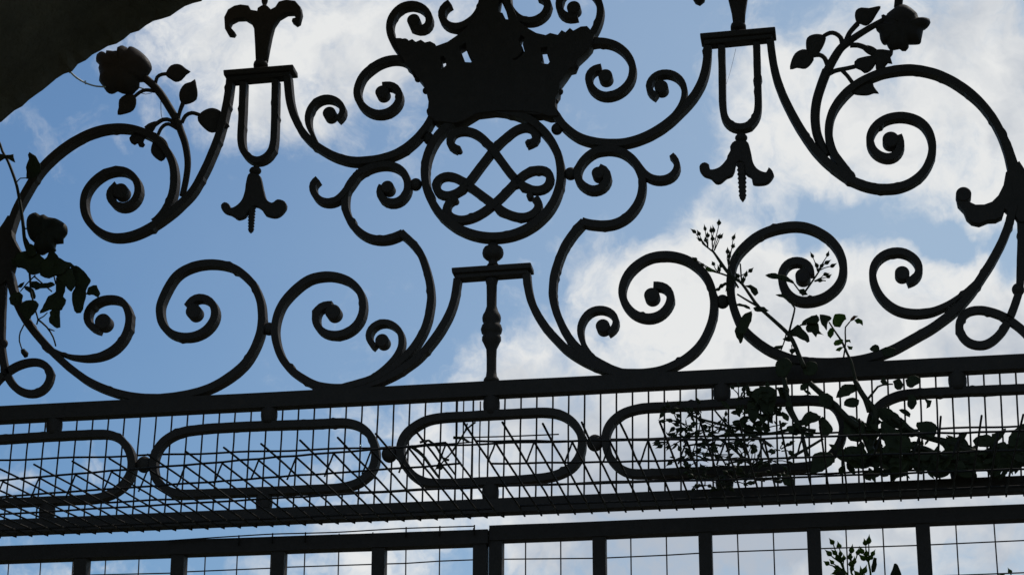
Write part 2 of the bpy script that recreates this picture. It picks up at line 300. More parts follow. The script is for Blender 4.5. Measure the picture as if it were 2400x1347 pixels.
# stem and cap under the ring
cap = thing  # keep linter quiet
def capblock(q, side=14):
    x0, y0, x1, y1 = q                                    # ends of the top edge, px
    s = (y1-y0)/(x1-x0)
    o = boxpx('cap_block', ov, [(x0, y0), (x1, y1), (x1+1, y1+13), (x0+1.5, y0+13)], -.018, .018)
    boxpx('cap_moulding', o, [(x0+8, y0+12.5), (x1-7, y1+12.5), (x1-8, y1+26), (x0+10, y0+26)], -.0125, .0125)
capblock((*K('c2', 868,90)[0], *K('c2', 1495,48)[0]))
capblock((*K('a1', 413,552)[0], *K('a1', 965,508)[0]))
capblock((*K('a4', 135,262)[0], *K('a4', 730,210)[0]))
def spindle(name, parent, x, ys, ax=None, kx=None):        # ys: list of (px y, half width px); axis follows the gate's upright
    base = W((x, ys[0][0])); s = D/F; pr = []
    for y, r in ys:
        p = W((x, y)); pr.append((p.z-base.z, r*s))
    return lathe(name, parent, base, pr)
b_ = spindle('baluster', ov, 1152.5, [(655, 17), (668, 13.5), (690, 13), (718, 12.8), (730, 17), (738, 22), (745, 24), (753, 23), (758, 20), (762, 24), (772, 27.5), (781, 25), (785, 20.5), (790, 24), (797, 24.5), (805, 20), (818, 13.5), (840, 12.5), (870, 12.5), (882, 14), (888, 19), (896, 21)])
spindle('ball_finial', ov, 1155.5, [(572, 12), (577, 14), (580, 22), (586, 26), (594, 27.5), (602, 25), (608, 18), (611, 12), (616, 11), (624, 17)])
# lantern shaped drops under the side caps
for u, fl, bl, up in [
    (K('a1', 580,660, 572,900, 562,1110, 580,1205, 635,1268, 690,1287, 750,1265, 800,1210, 820,1140, 827,1000, 833,645), K('b1', 625,300, 600,370, 590,440, 565,510, 520,555, 480,570, 465,540, 430,525, 402,550, 412,590, 440,612, 475,622, 505,640, 535,658, 590,640, 618,598, 650,560, 690,560, 730,590, 750,625, 820,643, 870,625, 915,570, 908,522, 850,503, 805,530, 760,500, 735,420, 718,340, 700,310), ('b1', 668,272), 0),
    (K('a4', 307,375, 313,600, 318,860, 345,965, 400,1012, 460,1022, 530,1000, 580,940, 597,860, 592,650, 583,350), K('b4', 410,45, 375,90, 378,120, 355,160, 350,185, 290,250, 220,268, 210,230, 175,212, 140,230, 135,270, 170,315, 225,335, 260,370, 300,370, 350,330, 390,315, 413,270, 420,230, 450,200, 490,230, 500,300, 545,330, 555,378, 620,385, 680,368, 722,310, 710,280, 680,252, 660,290, 600,270, 560,220, 540,130, 520,60, 500,40), ('a4', 462,1090), 1)]:
    g = bar('lantern_frame', ov, u, w=.0088)
    plate('leaf_drop', g, [fl], d=.012, bev=.0015)
    ball('drop_knob', g, K(*bl)[0], 16, 11)
ylist = lambda x, a, b, r: [(a+(b-a)*i/24, r*1.12*(1-.25*i/24)*(1+(.17 if i % 3 == 1 else -.07))) for i in range(25)]
spindle('drop_tip', ov, 590.5, ylist(0, 486, 542, 8.5)+[(547, 1)])
spindle('drop_tip', ov, 1738, ylist(0, 385, 465, 10)+[(474, 1)])
# fleur finials over the side caps
fin = plate('leaf_finial', ov, [K('a1', 678,487, 672,350, 665,240, 640,190, 590,160, 530,162, 485,185, 470,215, 490,240, 515,268, 500,290, 460,285, 435,240, 430,150, 460,90, 510,60, 560,50, 622,58, 640,92, 690,100, 694,78, 718,62, 745,50, 770,60, 798,88, 832,70, 860,28, 920,12, 990,22, 1032,70, 1040,120, 1022,190, 995,206, 962,182, 968,160, 998,152, 970,118, 920,120, 860,155, 820,215, 800,290, 780,390, 762,487)], d=.016, bev=.002, sm=False)
spindle('finial_base', fin, 611.5, [(143, 14), (147, 18), (152, 19.5), (158, 19)])
spindle('finial_tip', fin, 622, [(-40, 4), (-20, 9), (-5, 9), (5, 8.5), (13, 5), (20, 9), (30, 10)])
fin = plate('leaf_finial', ov, [K('a4', 330,-160, 350,-60, 360,0, 385,100, 398,192, 490,192, 494,110, 510,0, 525,-90, 540,-160)], d=.016, bev=.002, sm=False)
spindle('finial_base', fin, 1730, [(53, 14), (57, 18), (62, 20), (70, 20)])
plate('leaf_curl', fin, [K('a4', 330,-150, 200,-140, 100,-80, 75,-15, 100,25, 135,40, 172,10, 180,-30, 240,-70, 340,-60)], d=.014, bev=.002, sm=False)
# side bars, junction leaves, loops at both edges
bar('loop_bar', ov, K('b0', 60,900, 35,1040, 'c0', 25,200, 18,400, 10,600, 10,700, 22,800, 42,900, 70,970, 120,1040, 190,1082, 255,1092, 330,1070, 385,1010, 405,940, 388,885, 335,842, 260,836, 180,850, 110,880, 40,930, -20,985, -80,1060), w=.0095, d=.012)
ball('bead', ov, K('c0', 28,690)[0], 11.5, 12)
bar('loop_bar', ov, K('b5', 1655,600, 1665,760, 'c5', 1660,0, 1655,200, 1640,300, 1600,420, 1570,490, 1510,600, 1430,680, 1340,712, 1250,690, 1185,620, 1167,550, 1200,470, 1270,432, 1350,428, 1450,450, 1550,495, 1620,545, 1700,610, 1760,680), w=.0098, d=.012)
ball('bead', ov, K('c5', 1638,265)[0], 15.5, 15.5)
plate('junction_leaf', ov, [K('b0', 10,740, 45,690, 75,640, 105,640, 110,800, 150,880, 190,940, 225,975, 190,1035, 120,1010, 95,1110, 60,1150, 30,1180, -60,1180, -60,760)], d=.022, bev=.001, sm=False)
jl = plate('junction_leaf', ov, [K('b5', 1600,240, 1645,210, 1684,270, 1750,380, 1750,700, 1690,690, 1645,690, 1612,640, 1580,660, 1555,610, 1530,585, 1510,648, 1460,673, 1400,675, 1330,703, 1270,690, 1230,655, 1208,600, 1160,550, 1150,500, 1230,520, 1300,553, 1370,552, 1430,530, 1480,480, 1520,400, 1538,300)], d=.020, bev=.001, sm=False)
disc('leaf_knob', jl, K('b5', 1206,474)[0], 17)
# rails and the band of ovals
def rail(name, parent, tp, bt, y0, y1):                     # top edge as seen on the front plane, bottom edge as seen on the back plane
    (xa, ya), (xb, yb) = tp; (xc, yc), (xd, yd) = bt
    p = [W((xa, ya), y0), W((xb, yb), y0)]; q = [W((xd, yd), y1), W((xc, yc), y1)]
    zb = lambda X: q[1].z+(q[0].z-q[1].z)*(X-q[1].x)/(q[0].x-q[1].x)
    n = 40; vs = []; fs = []
    for i in range(n+1):
        t = i/n; a = p[0].lerp(p[1], t); j = .0004*noise.noise(Vector((a.x*9, 1, y0*9)))
        for (y, z) in ((y0, a.z+j), (y1, a.z+j), (y1, zb(a.x)+j), (y0, zb(a.x)+j)): vs.append(Vector((a.x, y, z)))
    for i in range(n):
        for k in range(4): fs.append((i*4+k, i*4+(k+1) % 4, i*4+4+(k+1) % 4, i*4+4+k))
    fs.append((0, 1, 2, 3)); fs.append((n*4+3, n*4+2, n*4+1, n*4))
    return mesh(name, vs, fs, IRON, parent)
rail('top_rail', ov, ((-260, 963.7), (2660, 814.7)), ((-260, 1008.5), (2660, 859.5)), -.0125, .0125)
rail('bottom_rail', ov, ((-260, 1228), (2660, 1102)), ((-260, 1268), (2660, 1147.5)), -.0128, .0128)
def oval(px): bar('oval_link', ov, px, w=.0098, d=.0205, closed=True)
oval(K('d0', 600,247, 845,240, 920,258, 985,305, 1035,380, 1052,460, 1040,555, 985,640, 900,705, 780,745, 600,757, 300,770, 0,782, -350,795, -600,780, -700,720, -755,600, -750,480, -700,370, -600,310, -450,302, 0,281, 300,262))
oval(K('d0', 1600,198, 1480,213, 1380,243, 1290,305, 1235,385, 1215,470, 1222,560, 1262,630, 1340,690, 1430,712, 'd1', 250,708, 400,703, 700,692, 1000,680, 1250,668, 1390,655, 1510,610, 1590,530, 1622,440, 1620,350, 1590,265, 1520,190, 1430,155, 1330,149, 1100,160, 700,172, 400,187))
oval(K('d2', 1347,78, 1600,67, 'd3', 350,76, 445,112, 512,178, 550,250, 558,330, 540,410, 490,490, 430,530, 340,568, 200,590, 0,605, 'd2', 1000,622, 800,628, 670,622, 590,585, 525,520, 480,440, 466,360, 480,295, 525,225, 600,172, 690,127, 800,109, 1000,97))
oval(K('d3', 1500,8, 1280,20, 1100,28, 1000,38, 900,65, 825,110, 765,180, 740,260, 745,340, 775,430, 840,500, 910,540, 1000,552, 1400,537, 'd4', 300,530, 600,518, 950,500, 1080,470, 1180,400, 1245,310, 1268,210, 1255,110, 1205,20, 1130,-20, 1020,-30, 800,-25, 500,-12))
oval(K('c5', 1684,1050, 1400,1062, 1100,1075, 800,1090, 680,1110, 590,1150, 520,1205, 480,1275, 'd5', 468,180, 480,270, 520,350, 590,410, 700,452, 900,462, 1300,445, 1700,430, 2100,410, 2200,340, 2260,220, 2250,100, 2200,-20, 2100,-90, 1950,-130))
for x, y in [(338, 1088), (913, 1064), (1394.5, 1037.5), (2012, 1003)]: ball('link_boss', ov, (x, y), 20, 20)
for x, y, r in [(127.6, 997, 20), (631, 971, 20.5), (1152, 949, 20.5), (1692, 920, 21), (2244, 892, 21.5), (110.5, 1199, 20), (619, 1176, 20.5), (1149.5, 1155, 20.5), (1698, 1131, 21), (2248, 1106, 21)]:
    c = W((x, y)); s = D/F
    lathe('rail_boss', ov, c, [(-25*s, r*.9*s), (-13*s, r*.97*s), (-5*s, r*1.03*s), (5*s, r*1.03*s), (13*s, r*.97*s), (25*s, r*.9*s)])
for xe in (W((-262, 1100)).x-.03, W((2662, 1000)).x+.03):      # square posts that carry the overthrow and the hinges
    v = [(xe+a*.03, b*.03, z) for z in (0, 3.32) for a, b in ((-1, -1), (1, -1), (1, 1), (-1, 1))]
    mesh('side_post', v, [(0, 1, 2, 3), (7, 6, 5, 4), (0, 4, 5, 1), (1, 5, 6, 2), (2, 6, 7, 3), (3, 7, 4, 0)], IRON, ov)
    lathe('post_ball', ov, (xe, 0, 3.36), [(-.05*math.cos(math.pi*i/12), max(.0005, .05*math.sin(math.pi*i/12))) for i in range(13)])
# iron rose sprays
def spray(label, stem_parts, leaves, bloom, seed):
    o = bpy.data.objects.new('iron_rose_spray', None); C.objects.link(o); o.parent = ov
    MBs = MB()
    for px, r0, r1 in stem_parts: MBs.add(tubepx(px, r0, r1, Y=0, seg=10, step=6))
    MBs.build('spray_stem', IRON, o)
    for l in leaves: pillow('iron_leaf', o, l, T=.006, curl=.004, seed=seed, flat=.4)
    pillow('iron_rose', o, bloom, T=.035, ridge=.006, seed=seed, flat=.1)
spray('', [(K('b0', 1440,470, 1470,330, 1482,200, 1462,60, 'a0', 1425,1030, 1400,960, 1340,855, 1270,745, 1205,670, 1140,615), .0056, .0072), (K('a0', 1400,950, 1340,855, 1270,745, 1210,670), .0066, .0058),
           (K('a0', 1225,670, 1240,612, 1280,588, 1330,584), .0033, .0033), (K('a0', 1405,950, 1420,880, 1445,815), .0030, .0042), (K('a0', 1435,970, 1465,915, 1515,892, 1575,908), .0036, .0036), (K('a0', 1220,720, 1150,712, 1100,732, 1055,770), .0036, .0030),
           (K('a0', 1410,1000, 1350,952, 1290,945, 1225,985, 1190,1015), .0036, .004), (K('a0', 1415,1025, 1330,980, 1275,1010, 1240,1085), .0036, .003)],
      [K('a0', 1310,600, 1320,560, 1350,520, 1400,507, 1440,520, 1470,545, 1503,565, 1470,590, 1430,635, 1385,647, 1345,625), K('a0', 1430,815, 1415,760, 1425,710, 1460,665, 1510,650, 1540,628, 1552,680, 1560,730, 1550,785, 1500,815, 1465,825),
       K('a1', 213,930, 240,890, 280,865, 330,853, 390,875, 425,930, 466,1000, 440,1018, 400,1020, 345,1045, 300,1040, 250,1000, 218,960), K('a0', 1070,760, 1075,820, 1050,870, 1000,895, 930,907, 938,850, 940,790, 985,750, 1030,745),
       K('a0', 1140,1005, 1170,980, 1215,960, 1250,955, 1230,1000, 1200,1050, 1160,1040), K('a0', 1045,1060, 1020,1090, 1035,1130, 1060,1145, 1085,1130, 1100,1160, 1130,1166, 1146,1145, 1132,1122, 1150,1085, 1160,1050), K('a0', 1210,1120, 1195,1210, 1270,1272, 1310,1235, 1335,1190, 1310,1110, 1250,1075)],
      K('a0', 938,378, 968,362, 1005,378, 1024,398, 1036,370, 1090,395, 1150,445, 1190,500, 1197,550, 1178,582, 1152,604, 1150,640, 1102,645, 1100,690, 1070,720, 1040,748, 960,737, 920,720, 880,742, 840,725, 812,682, 783,640, 790,590, 778,540, 785,515, 760,490, 765,435, 800,412, 822,418, 832,442, 842,405, 900,410, 968,404), 3)
spray('', [(K('a5', 125,1230, 85,1150, 48,1050, 35,920, 50,790, 90,660, 128,560), .0075, .0085), (K('a5', 122,580, 180,470, 240,380, 310,325), .0080, .0070), (K('a5', 300,330, 380,275, 470,220, 570,165), .0062, .0052),
           (K('a5', 280,320, 310,258, 370,190), .0042, .0048), (K('a5', 250,350, 238,300, 195,266, 150,262, 105,285), .0044, .0036), (K('a4', 1145,520, 1120,460, 1080,435, 1030,440), .0042, .004), (K('a5', 310,360, 370,358, 430,378, 480,405), .0045, .005),
           (K('a5', 135,590, 195,560, 270,545, 350,527), .0042, .0038), (K('a5', 250,560, 290,600, 330,655), .0036, .0036), (K('a5', 690,60, 700,-40), .0072, .0072)],
      [K('a5', 368,192, 348,130, 360,85, 400,65, 460,68, 552,50, 522,110, 482,175, 436,206, 395,192), K('a4', 975,390, 975,320, 1000,285, 1060,270, 1125,285, 1125,330, 1090,400, 1040,455, 990,430), K('a4', 847,545, 862,470, 900,415, 970,395, 1035,450, 1020,500, 970,543, 900,535),
       K('a5', 400,372, 450,358, 500,375, 525,395, 500,440, 450,425), K('a5', 500,400, 570,392, 625,400, 650,380, 648,430, 630,455, 645,505, 610,500, 590,525, 570,550, 515,550, 512,500, 480,450), K('a5', 343,520, 345,490, 370,465, 430,448, 480,443, 525,460, 508,515, 470,560, 425,578, 395,555, 355,540),
       K('a5', 335,742, 340,680, 400,640, 480,640, 500,690, 538,742, 500,740, 440,757)],
      K('a5', 690,45, 650,75, 605,110, 580,150, 558,125, 568,195, 545,215, 510,215, 522,245, 540,255, 548,310, 572,352, 592,342, 612,378, 630,400, 700,385, 722,402, 750,404, 775,372, 775,345, 860,348, 875,310, 893,230, 922,218, 946,180, 938,154, 905,150, 890,166, 850,140, 840,110, 790,65, 740,40), 8)

# ================================================================== THE TWO GATE LEAVES
def leaf_gate(label, top, bot, bars, stile, Y, wires, hw, extra=None):
    g = thing('gate_leaf', label, 'gate')
    rail('gate_rail', g, top, bot, Y-.014, Y+.014)
    zlow = .12
    def upright(name, x, wpx, y, w=None):
        a = W((x, y), Y); s = D/F; w_ = wpx*s
        v = []
        for z in (a.z, zlow):
            for (dx, dy) in ((-w_/2, -.0115), (w_/2, -.0115), (w_/2, .0115), (-w_/2, .0115)): v.append(Vector((a.x+dx, Y+dy, z)))
        mesh(name, v, [(0, 1, 2, 3), (7, 6, 5, 4), (0, 4, 5, 1), (1, 5, 6, 2), (2, 6, 7, 3), (3, 7, 4, 0)], IRON, g)
    for x, w_ in bars: upright('gate_bar', x, w_, top[0][1]+(top[1][1]-top[0][1])*(x-top[0][0])/(top[1][0]-top[0][0])+22)
    for x, w_ in stile: upright('gate_stile', x, w_, top[0][1]+(top[1][1]-top[0][1])*(x-top[0][0])/(top[1][0]-top[0][0])+12)
    x0 = W((top[0][0], 1300), Y).x; x1 = W((top[1][0], 1300), Y).x
    v = [(x, y, z) for x in (x0, x1) for y in (Y-.014, Y+.014) for z in (.1, .14)]
    mesh('gate_foot_rail', v, [(0, 1, 3, 2), (4, 6, 7, 5), (0, 4, 5, 1), (2, 3, 7, 6), (0, 2, 6, 4), (1, 5, 7, 3)], IRON, g)
    return g
YL = .004
leaf_gate('left gate leaf of black bars with loose mesh wire along its top rail', ((-260, 1287), (1143, 1239)), ((-260, 1331), (1143, 1281.5)), [(-34, 33), (194.5, 33), (421.5, 33), (656, 32), (890, 32)], [(1127, 33)], 0.0, None, None)
leaf_gate('right gate leaf of black bars with rosebuds behind it and higher top rail', ((1146.5, 1230.5), (2660, 1169.5)), ((1146.5, 1275), (2660, 1214)), [(1405, 31.5), (1652.5, 31.5), (1906, 32), (2161, 33), (2420, 33)], [(1163.5, 32)], 0.004, None, None)
def wob(a, b, n=8, amp=.0012, seed=0):
    return [a.lerp(b, i/n)+Vector((noise.noise(Vector((i*.7, seed, 0))), noise.noise(Vector((i*.7, seed, 3))), noise.noise(Vector((i*.7, seed, 7)))))*amp for i in range(n+1)]
def gate_mesh(label, xs, hys, ytop):
    g = MB(); Y = .018
    for i, x in enumerate(xs):
        a = W((x, ytop(x)), Y); b = a.copy(); b.z = .2
        g.add(tube_geo(wob(a, b, 14, .0025, i+x), .0011))
    a0 = min(xs); a1 = max(xs)
    for k in range(34):
        z0 = None; P = []
        for (x, y) in hys:
            p = W((x, y), Y+.0024); p.z -= k*.0508; P.append(p+Vector((0, 0, .002*noise.noise(Vector((x*.01, k*3.1, 1))))))
        if P[0].z > .2: g.add(tube_geo(P, .0011))
    o = g.build('gate_mesh', WIRE); o['label'] = label; o['category'] = 'wire mesh'; o['group'] = 'wire mesh panels on the gate leaves'; return g
gate_mesh('dark square wire mesh behind the bars of the left gate leaf', [-130, -54, 23, 98, 174, 250, 328, 405, 483, 558, 637, 716, 795, 874, 952, 1031, 1110], [(-200, 1362), (0, 1355), (220, 1346), (404, 1342), (438, 1339), (637, 1329), (671, 1327), (874, 1322), (952, 1318), (1031, 1313.5), (1110, 1311)], lambda x: 1283-.042*x)
gate_mesh('dark square wire mesh behind the bars of the right gate leaf', [1181, 1232, 1314, 1396, 1478, 1561, 1644, 1727, 1811, 1896, 1981, 2067, 2152, 2238, 2327, 2415, 2505], [(1181, 1310), (1390, 1307), (1425, 1306), (1561, 1300.5), (1671, 1294), (1889, 1285.5), (2143, 1275.5), (2400, 1265.5), (2520, 1261)], lambda x: 1237-(x-1181)*.0403)
le = MB()
le.add(tube_geo([W(p, -.02) for p in cr([(395, 1266), (483, 1260), (560, 1255), (639, 1250.5), (716, 1248.5), (795, 1246), (880, 1241), (952, 1237), (1031, 1234.5), (1112, 1232)], 12)], .0011))
for x, y in [(560, 1255), (639, 1250), (716, 1248), (952, 1236), (1031, 1233.5), (1112, 1231)]: le.add(tube_geo([W((x, y-2), -.02), W((x-.5, y+22), -.018)], .0012))
o = le.build('loose_wire', WIRE); o['label'] = 'loose bent wire edge lying along the top of the left gate leaf'; o['category'] = 'wire'
# mesh in the band of ovals: upright panel behind the ironwork
bm_ = MB()
def uw(x, ytop, ybot, lean_x, s, Y0=.030, Y1=.016, r=.0015, g=None):
    g = g or bm_
    g.add(tube_geo(wob(W((x, ytop), Y0), W((x+lean_x, ybot), Y1), 6, .0008, s), r))
xw = []; x = -74.0; i = 0
while x < 2480:
    xw.append(x); x += 36.9+(x/2400.0)*0.55
for i, x in enumerate(xw):
    t = -.107+7.3e-5*x if x < 1465 else 3.6e-5*(x-1465)*1.6
    yt = 985-.0505*x-16; yb = 1247-.0415*x
    uw(x-t*-12, yt, yb, t*(yb-yt), i)
for y0, y1 in [(1077.6, 997.5), (1186, 1090)]:
    P = [(x, y0+(y1-y0)*(x/2400)**1.0+1.1*math.sin(x*.03)) for x in range(-100, 2500, 30)]
    bm_.add(tube_geo([W(p, .0275 if y0 < 1100 else .022) for p in P], .0018))
o = bm_.build('band_mesh', WIRE); o['label'] = 'upright wire mesh strip fixed behind the band of long iron ovals'; o['category'] = 'wire mesh'
# projecting, drooping strips of mesh reaching forward from the bottom rail
LL = .50
def shelf(name, label, x0, x1, yend, hooks, group, fr, legs=True, drop=0):
    g = MB(); xs = []; x = x0; n = 0
    base = lambda x: 1251-.0412*x
    while x < x1:
        xs.append(x); x += 37.2+(x/2400)*4.4
    ends = []
    for i, x in enumerate(xs):
        A = W((x, base(x)-1), -.0155)
        ex = 2105-(2105-x)*1.156
        E = W((ex+random.uniform(-2, 2), yend(ex)+random.uniform(-1.5, 1.5)), -LL)
        ends.append((A, E))
        t1 = 1.0 if i % 2 == 0 else fr[0]
        B = A.lerp(E, t1)
        g.add(tube_geo(wob(A, B, 8, .0012, i), .00165))
        # hooked tail under the rail
        if hooks:
            hk = [A, A+Vector((.006, .012, -.0015)), A+Vector((.0085, .018, -.002)), A+Vector((.009, .0185, .003)), A+Vector((.005, .012, .005))]
            g.add(tube_geo(hk, .00155))
        else: g.add(tube_geo([A, A+Vector((.001, .008, -.0025)), A+Vector((.0012, .016, -.0025))], .0016))
        if legs and i % 2 == 1:
            q = B.copy(); s_ = random.uniform(.8, 1.15)
            e = q+Vector((-.0125*s_, .0, -.034*s_)); g.add(tube_geo(wob(q, e, 3, .0008, i), .0014))
    for f in fr:
        P = [A.lerp(E, f)+Vector((0, 0, .0016+.0008*noise.noise(Vector((k*.4, f*9, 2))))) for k, (A, E) in enumerate(ends)]
        g.add(tube_geo(P, .0017))
    o = g.build(name, WIRE); o['label'] = label; o['category'] = 'wire mesh'; o['group'] = group
    return o
shelf('shelf_mesh', 'left strip of folded wire mesh with hooked wire ends, sloping forward from the bottom rail', -20, 1190, lambda x: 1096.5-.0925*x, True, 'folded mesh strips on the bottom rail', (.83, .60, .33, .05))
shelf('shelf_mesh', 'right strip of folded wire mesh lying level under the large climbing rose', 1225, 2470, lambda x: 990 if x < 1700 else 990-(x-1700)*.026, False, 'folded mesh strips on the bottom rail', (.80, .56, .31, .07))
# a second, overlapping mesh piece and dead twigs near the centre
g = MB()
for i, (x, a, b) in enumerate([(1069.6, 940, 1175), (1087, 940, 1175), (1109, 940, 1170), (1126, 940, 1120)]):
    g.add(tube_geo(wob(W((x, a), .034), W((x-3, b), .03), 6, .001, i+40), .0012))
for y0, y1, xa, xb in [(1025, 1017, 1062, 1310), (1043, 1035, 980, 1110)]:
    g.add(tube_geo([W(p, .034) for p in cr([(xa, y0), ((xa+xb)/2, (y0+y1)/2+1), (xb, y1)], 20)], .0012))
o = g.build('mesh_offcut', WIRE); o['label'] = 'small overlapping piece of closer wires behind the middle oval'; o['category'] = 'wire mesh'
g = MB()
for px, r in [(K('d2', 1060,140, 990,195, 945,265, 880,370, 815,435, 760,510), .0016), (K('d2', 995,150, 975,215, 940,280, 900,330, 840,420), .0013), (K('d2', 885,262, 950,265, 1010,300), .0026), (K('d2', 550,330, 640,400, 720,510, 770,575), .0030), (K('d2', 620,300, 690,285, 740,320, 800,420, 900,555), .0022), (K('d2', 520,345, 640,330, 760,318), .0018), (K('d2', 810,430, 850,440), .0028)]:
    g.add(tubepx(px, r, r*.7, Y=-.03, seg=6))
for px in [K('d2', 775,515, 785,485, 805,478, 800,505, 785,518), K('d2', 690,285, 660,280, 640,300, 665,305), K('d2', 740,520, 765,495, 768,480, 752,490)]: g.add(pillow_geo(px, T=.006, Y=-.03))
o = g.build('dead_twig', STEM); o['label'] = 'dry leafless twigs caught in the mesh inside the middle oval'; o['category'] = 'twig'

# ================================================================== LIVING ROSES
def bud_geo(p, ang, L=17, w=5.5, Y=-.03, spikes=3):
    s = D/F; c = W(p, Y); up = Vector((math.sin(ang), random.uniform(-.3, .3), math.cos(ang))).normalized()
    a = up.cross(Vector((0, 1, 0))).normalized(); b = up.cross(a)
    pr = [(-.5, .15), (-.42, .6), (-.2, 1.0), (0, .85), (.2, .45), (.42, .16), (.62, .03)]
    vs = []; fs = []; sg = 6
    for h, r in pr:
        for k in range(sg):
            t = 2*math.pi*k/sg; vs.append(c+up*h*L*s+(a*math.cos(t)+b*math.sin(t))*r*w*s)
    for i in range(len(pr)-1):
        for k in range(sg): fs.append((i*sg+k, i*sg+(k+1) % sg, (i+1)*sg+(k+1) % sg, (i+1)*sg+k))
    for j in range(spikes):
        t = random.uniform(0, 6.28); d = (a*math.cos(t)+b*math.sin(t)); o = len(vs)
        q0 = c+up*(-.35*L*s); q1 = c+d*w*1.5*s+up*(random.uniform(-.5, .1)*L*s); side = up.cross(d)*w*.35*s
        vs += [q0+side, q0-side, q1]; fs.append((o, o+1, o+2))
    return vs, fs
def natural_leaf(c, ang, L, Wd, Y, tilt=None):               # a serrated, folded leaf standing in space
    s = D/F; C0 = W(c, Y); up = Vector((math.sin(ang), 0, math.cos(ang))); sd = Vector((math.cos(ang), 0, -math.sin(ang)))
    tl = random.uniform(-.9, .9) if tilt is None else tilt
    sd = (sd*math.cos(tl)+Vector((0, 1, 0))*math.sin(tl)); up = (up*math.cos(tl*.5)+Vector((0, 1, 0))*math.sin(tl*.5))
    nr = sd.cross(up); vs = []; fs = []; n = 9; k = [0, .5, .85, 1, .98, .86, .66, .36, 0]
    for i in range(n):
        t = i/(n-1); ser = 1+(.08 if i % 2 else -.04)
        for u in (-1, -.5, 0, .5, 1):
            vs.append(C0+up*(t*L*s)+sd*(u*k[i]*ser*Wd*.5*s)+nr*((abs(u)*.25*k[i]*Wd-.12*L*math.sin(t*2.6))*s))
    for i in range(n-1):
        for j in range(4): fs.append((i*5+j, i*5+j+1, i*5+6+j, i*5+5+j))
    return vs, fs
def leafset(parent, outlines, Y, name='foliage', mt=None, T=.0016):
    g = MB()
    for i, l in enumerate(outlines):
        l = [(x+random.uniform(-1.3, 1.3), y+random.uniform(-1.3, 1.3)) for x, y in cr(l, 6, True)]
        g.add(pillow_geo(l, step=9, T=T, Y=Y+random.uniform(-.012, .012), curl=.010, seed=i*1.7, flat=.5))
    return g.build(name, mt or LEAF, parent)
# left climber
rl = thing('climbing_rose', 'leafy climbing rose with one faded bloom tangled over the ironwork junction at the far left', 'climbing plant')
Yl = -.045
leafset(rl, [K('b0', -10,135, 50,150, 105,142, 112,165, 117,203, 60,180, 20,195, -10,205), K('b0', 235,125, 225,150, 232,180, 215,220, 205,300, 210,330, 260,325, 320,270, 310,200, 280,155),
  K('b0', 120,930, 200,900, 290,920, 350,965, 340,1010, 320,1080, 240,1090, 190,1035, 140,1035, 110,980), K('b0', 400,900, 430,905, 485,970, 560,995, 590,1022, 545,1035, 500,1085, 430,1100, 380,1115, 320,1090, 330,1000, 370,950), K('b0', 205,845, 245,845, 275,880, 290,930, 240,950, 210,900),
  K('c0', 560,75, 640,95, 715,190, 700,230, 680,290, 685,320, 665,390, 640,445, 605,452, 580,400, 575,300, 590,240, 560,200, 540,130), K('c0', 480,60, 560,100, 590,200, 585,240, 560,280, 530,250, 500,210, 450,180, 450,100), K('c0', 732,228, 762,232, 792,300, 775,330, 740,312, 700,305, 680,300, 700,240),
  K('c0', 440,170, 500,180, 522,230, 515,280, 500,320, 520,350, 500,400, 470,430, 430,420, 370,430, 315,450, 340,380, 380,310, 440,270), K('c0', 385,440, 440,400, 472,430, 480,500, 478,560, 450,573, 385,515, 392,470),
  K('c0', 240,210, 280,200, 320,215, 370,225, 340,250, 280,262, 250,250), K('c0', 270,265, 330,222, 420,208, 440,230, 400,250, 320,258), K('c0', 195,245, 240,245, 280,290, 280,335, 250,340, 240,290, 205,270), K('c0', 70,330, 100,290, 150,275, 180,300, 165,370, 110,395, 80,370),
  K('c0', 160,380, 210,350, 270,345, 308,380, 300,420, 240,490, 210,510, 150,420), K('c0', 140,245, 160,220, 195,212, 190,235, 165,250), K('c0', 85,20, 180,10, 240,60, 230,120, 170,95, 110,80), K('c0', 300,60, 420,40, 470,110, 430,150, 380,172, 320,150)], Yl)
g = MB()
for px, r0, r1 in [(K('b0', -20,20, 0,60, 20,120, 60,190, 100,290, 130,380, 150,480, 170,600, 185,720, 195,820, 230,930), .0022, .0034), (K('b0', 130,360, 160,330, 210,327), .0012, .001), (K('b0', 185,728, 230,725, 290,700), .0014, .0012),
    (K('c0', 235,100, 240,240, 255,330, 280,430, 300,500, 290,540), .0018, .0014), (K('c0', 300,500, 370,560, 420,640, 440,710), .0017, .0013), (K('c0', 380,572, 430,590), .0013, .001), (K('c0', 300,500, 345,475, 375,445), .0013, .001),
    (K('c0', 190,540, 160,600, 153,670, 178,745), .0014, .0011), (K('c0', 270,160, 410,280), .0014, .0012), (K('c0', 280,150, 210,220, 160,280), .0014, .001), (K('c0', 425,150, 440,220), .0014, .0012), (K('b0', 195,800, 240,900, 235,1090, 245,1180), .0028, .002)]:
    g.add(tubepx(px, r0, r1, Y=Yl))
g.build('stem', STEM, rl)
pillow('bloom', rl, K('b0', 213,665, 235,620, 285,602, 320,625, 350,618, 385,640, 440,648, 500,680, 528,710, 530,765, 500,800, 500,840, 440,845, 430,880, 440,900, 425,915, 360,915, 330,935, 290,920, 272,880, 285,850, 240,810, 215,740), mt=PETAL, T=.03, Y=Yl, ridge=.006, seed=4)
pillow('rose_hip', rl, K('c0', 168,742, 195,732, 222,760, 215,790, 192,800, 170,770), mt=PETAL, T=.014, Y=Yl)
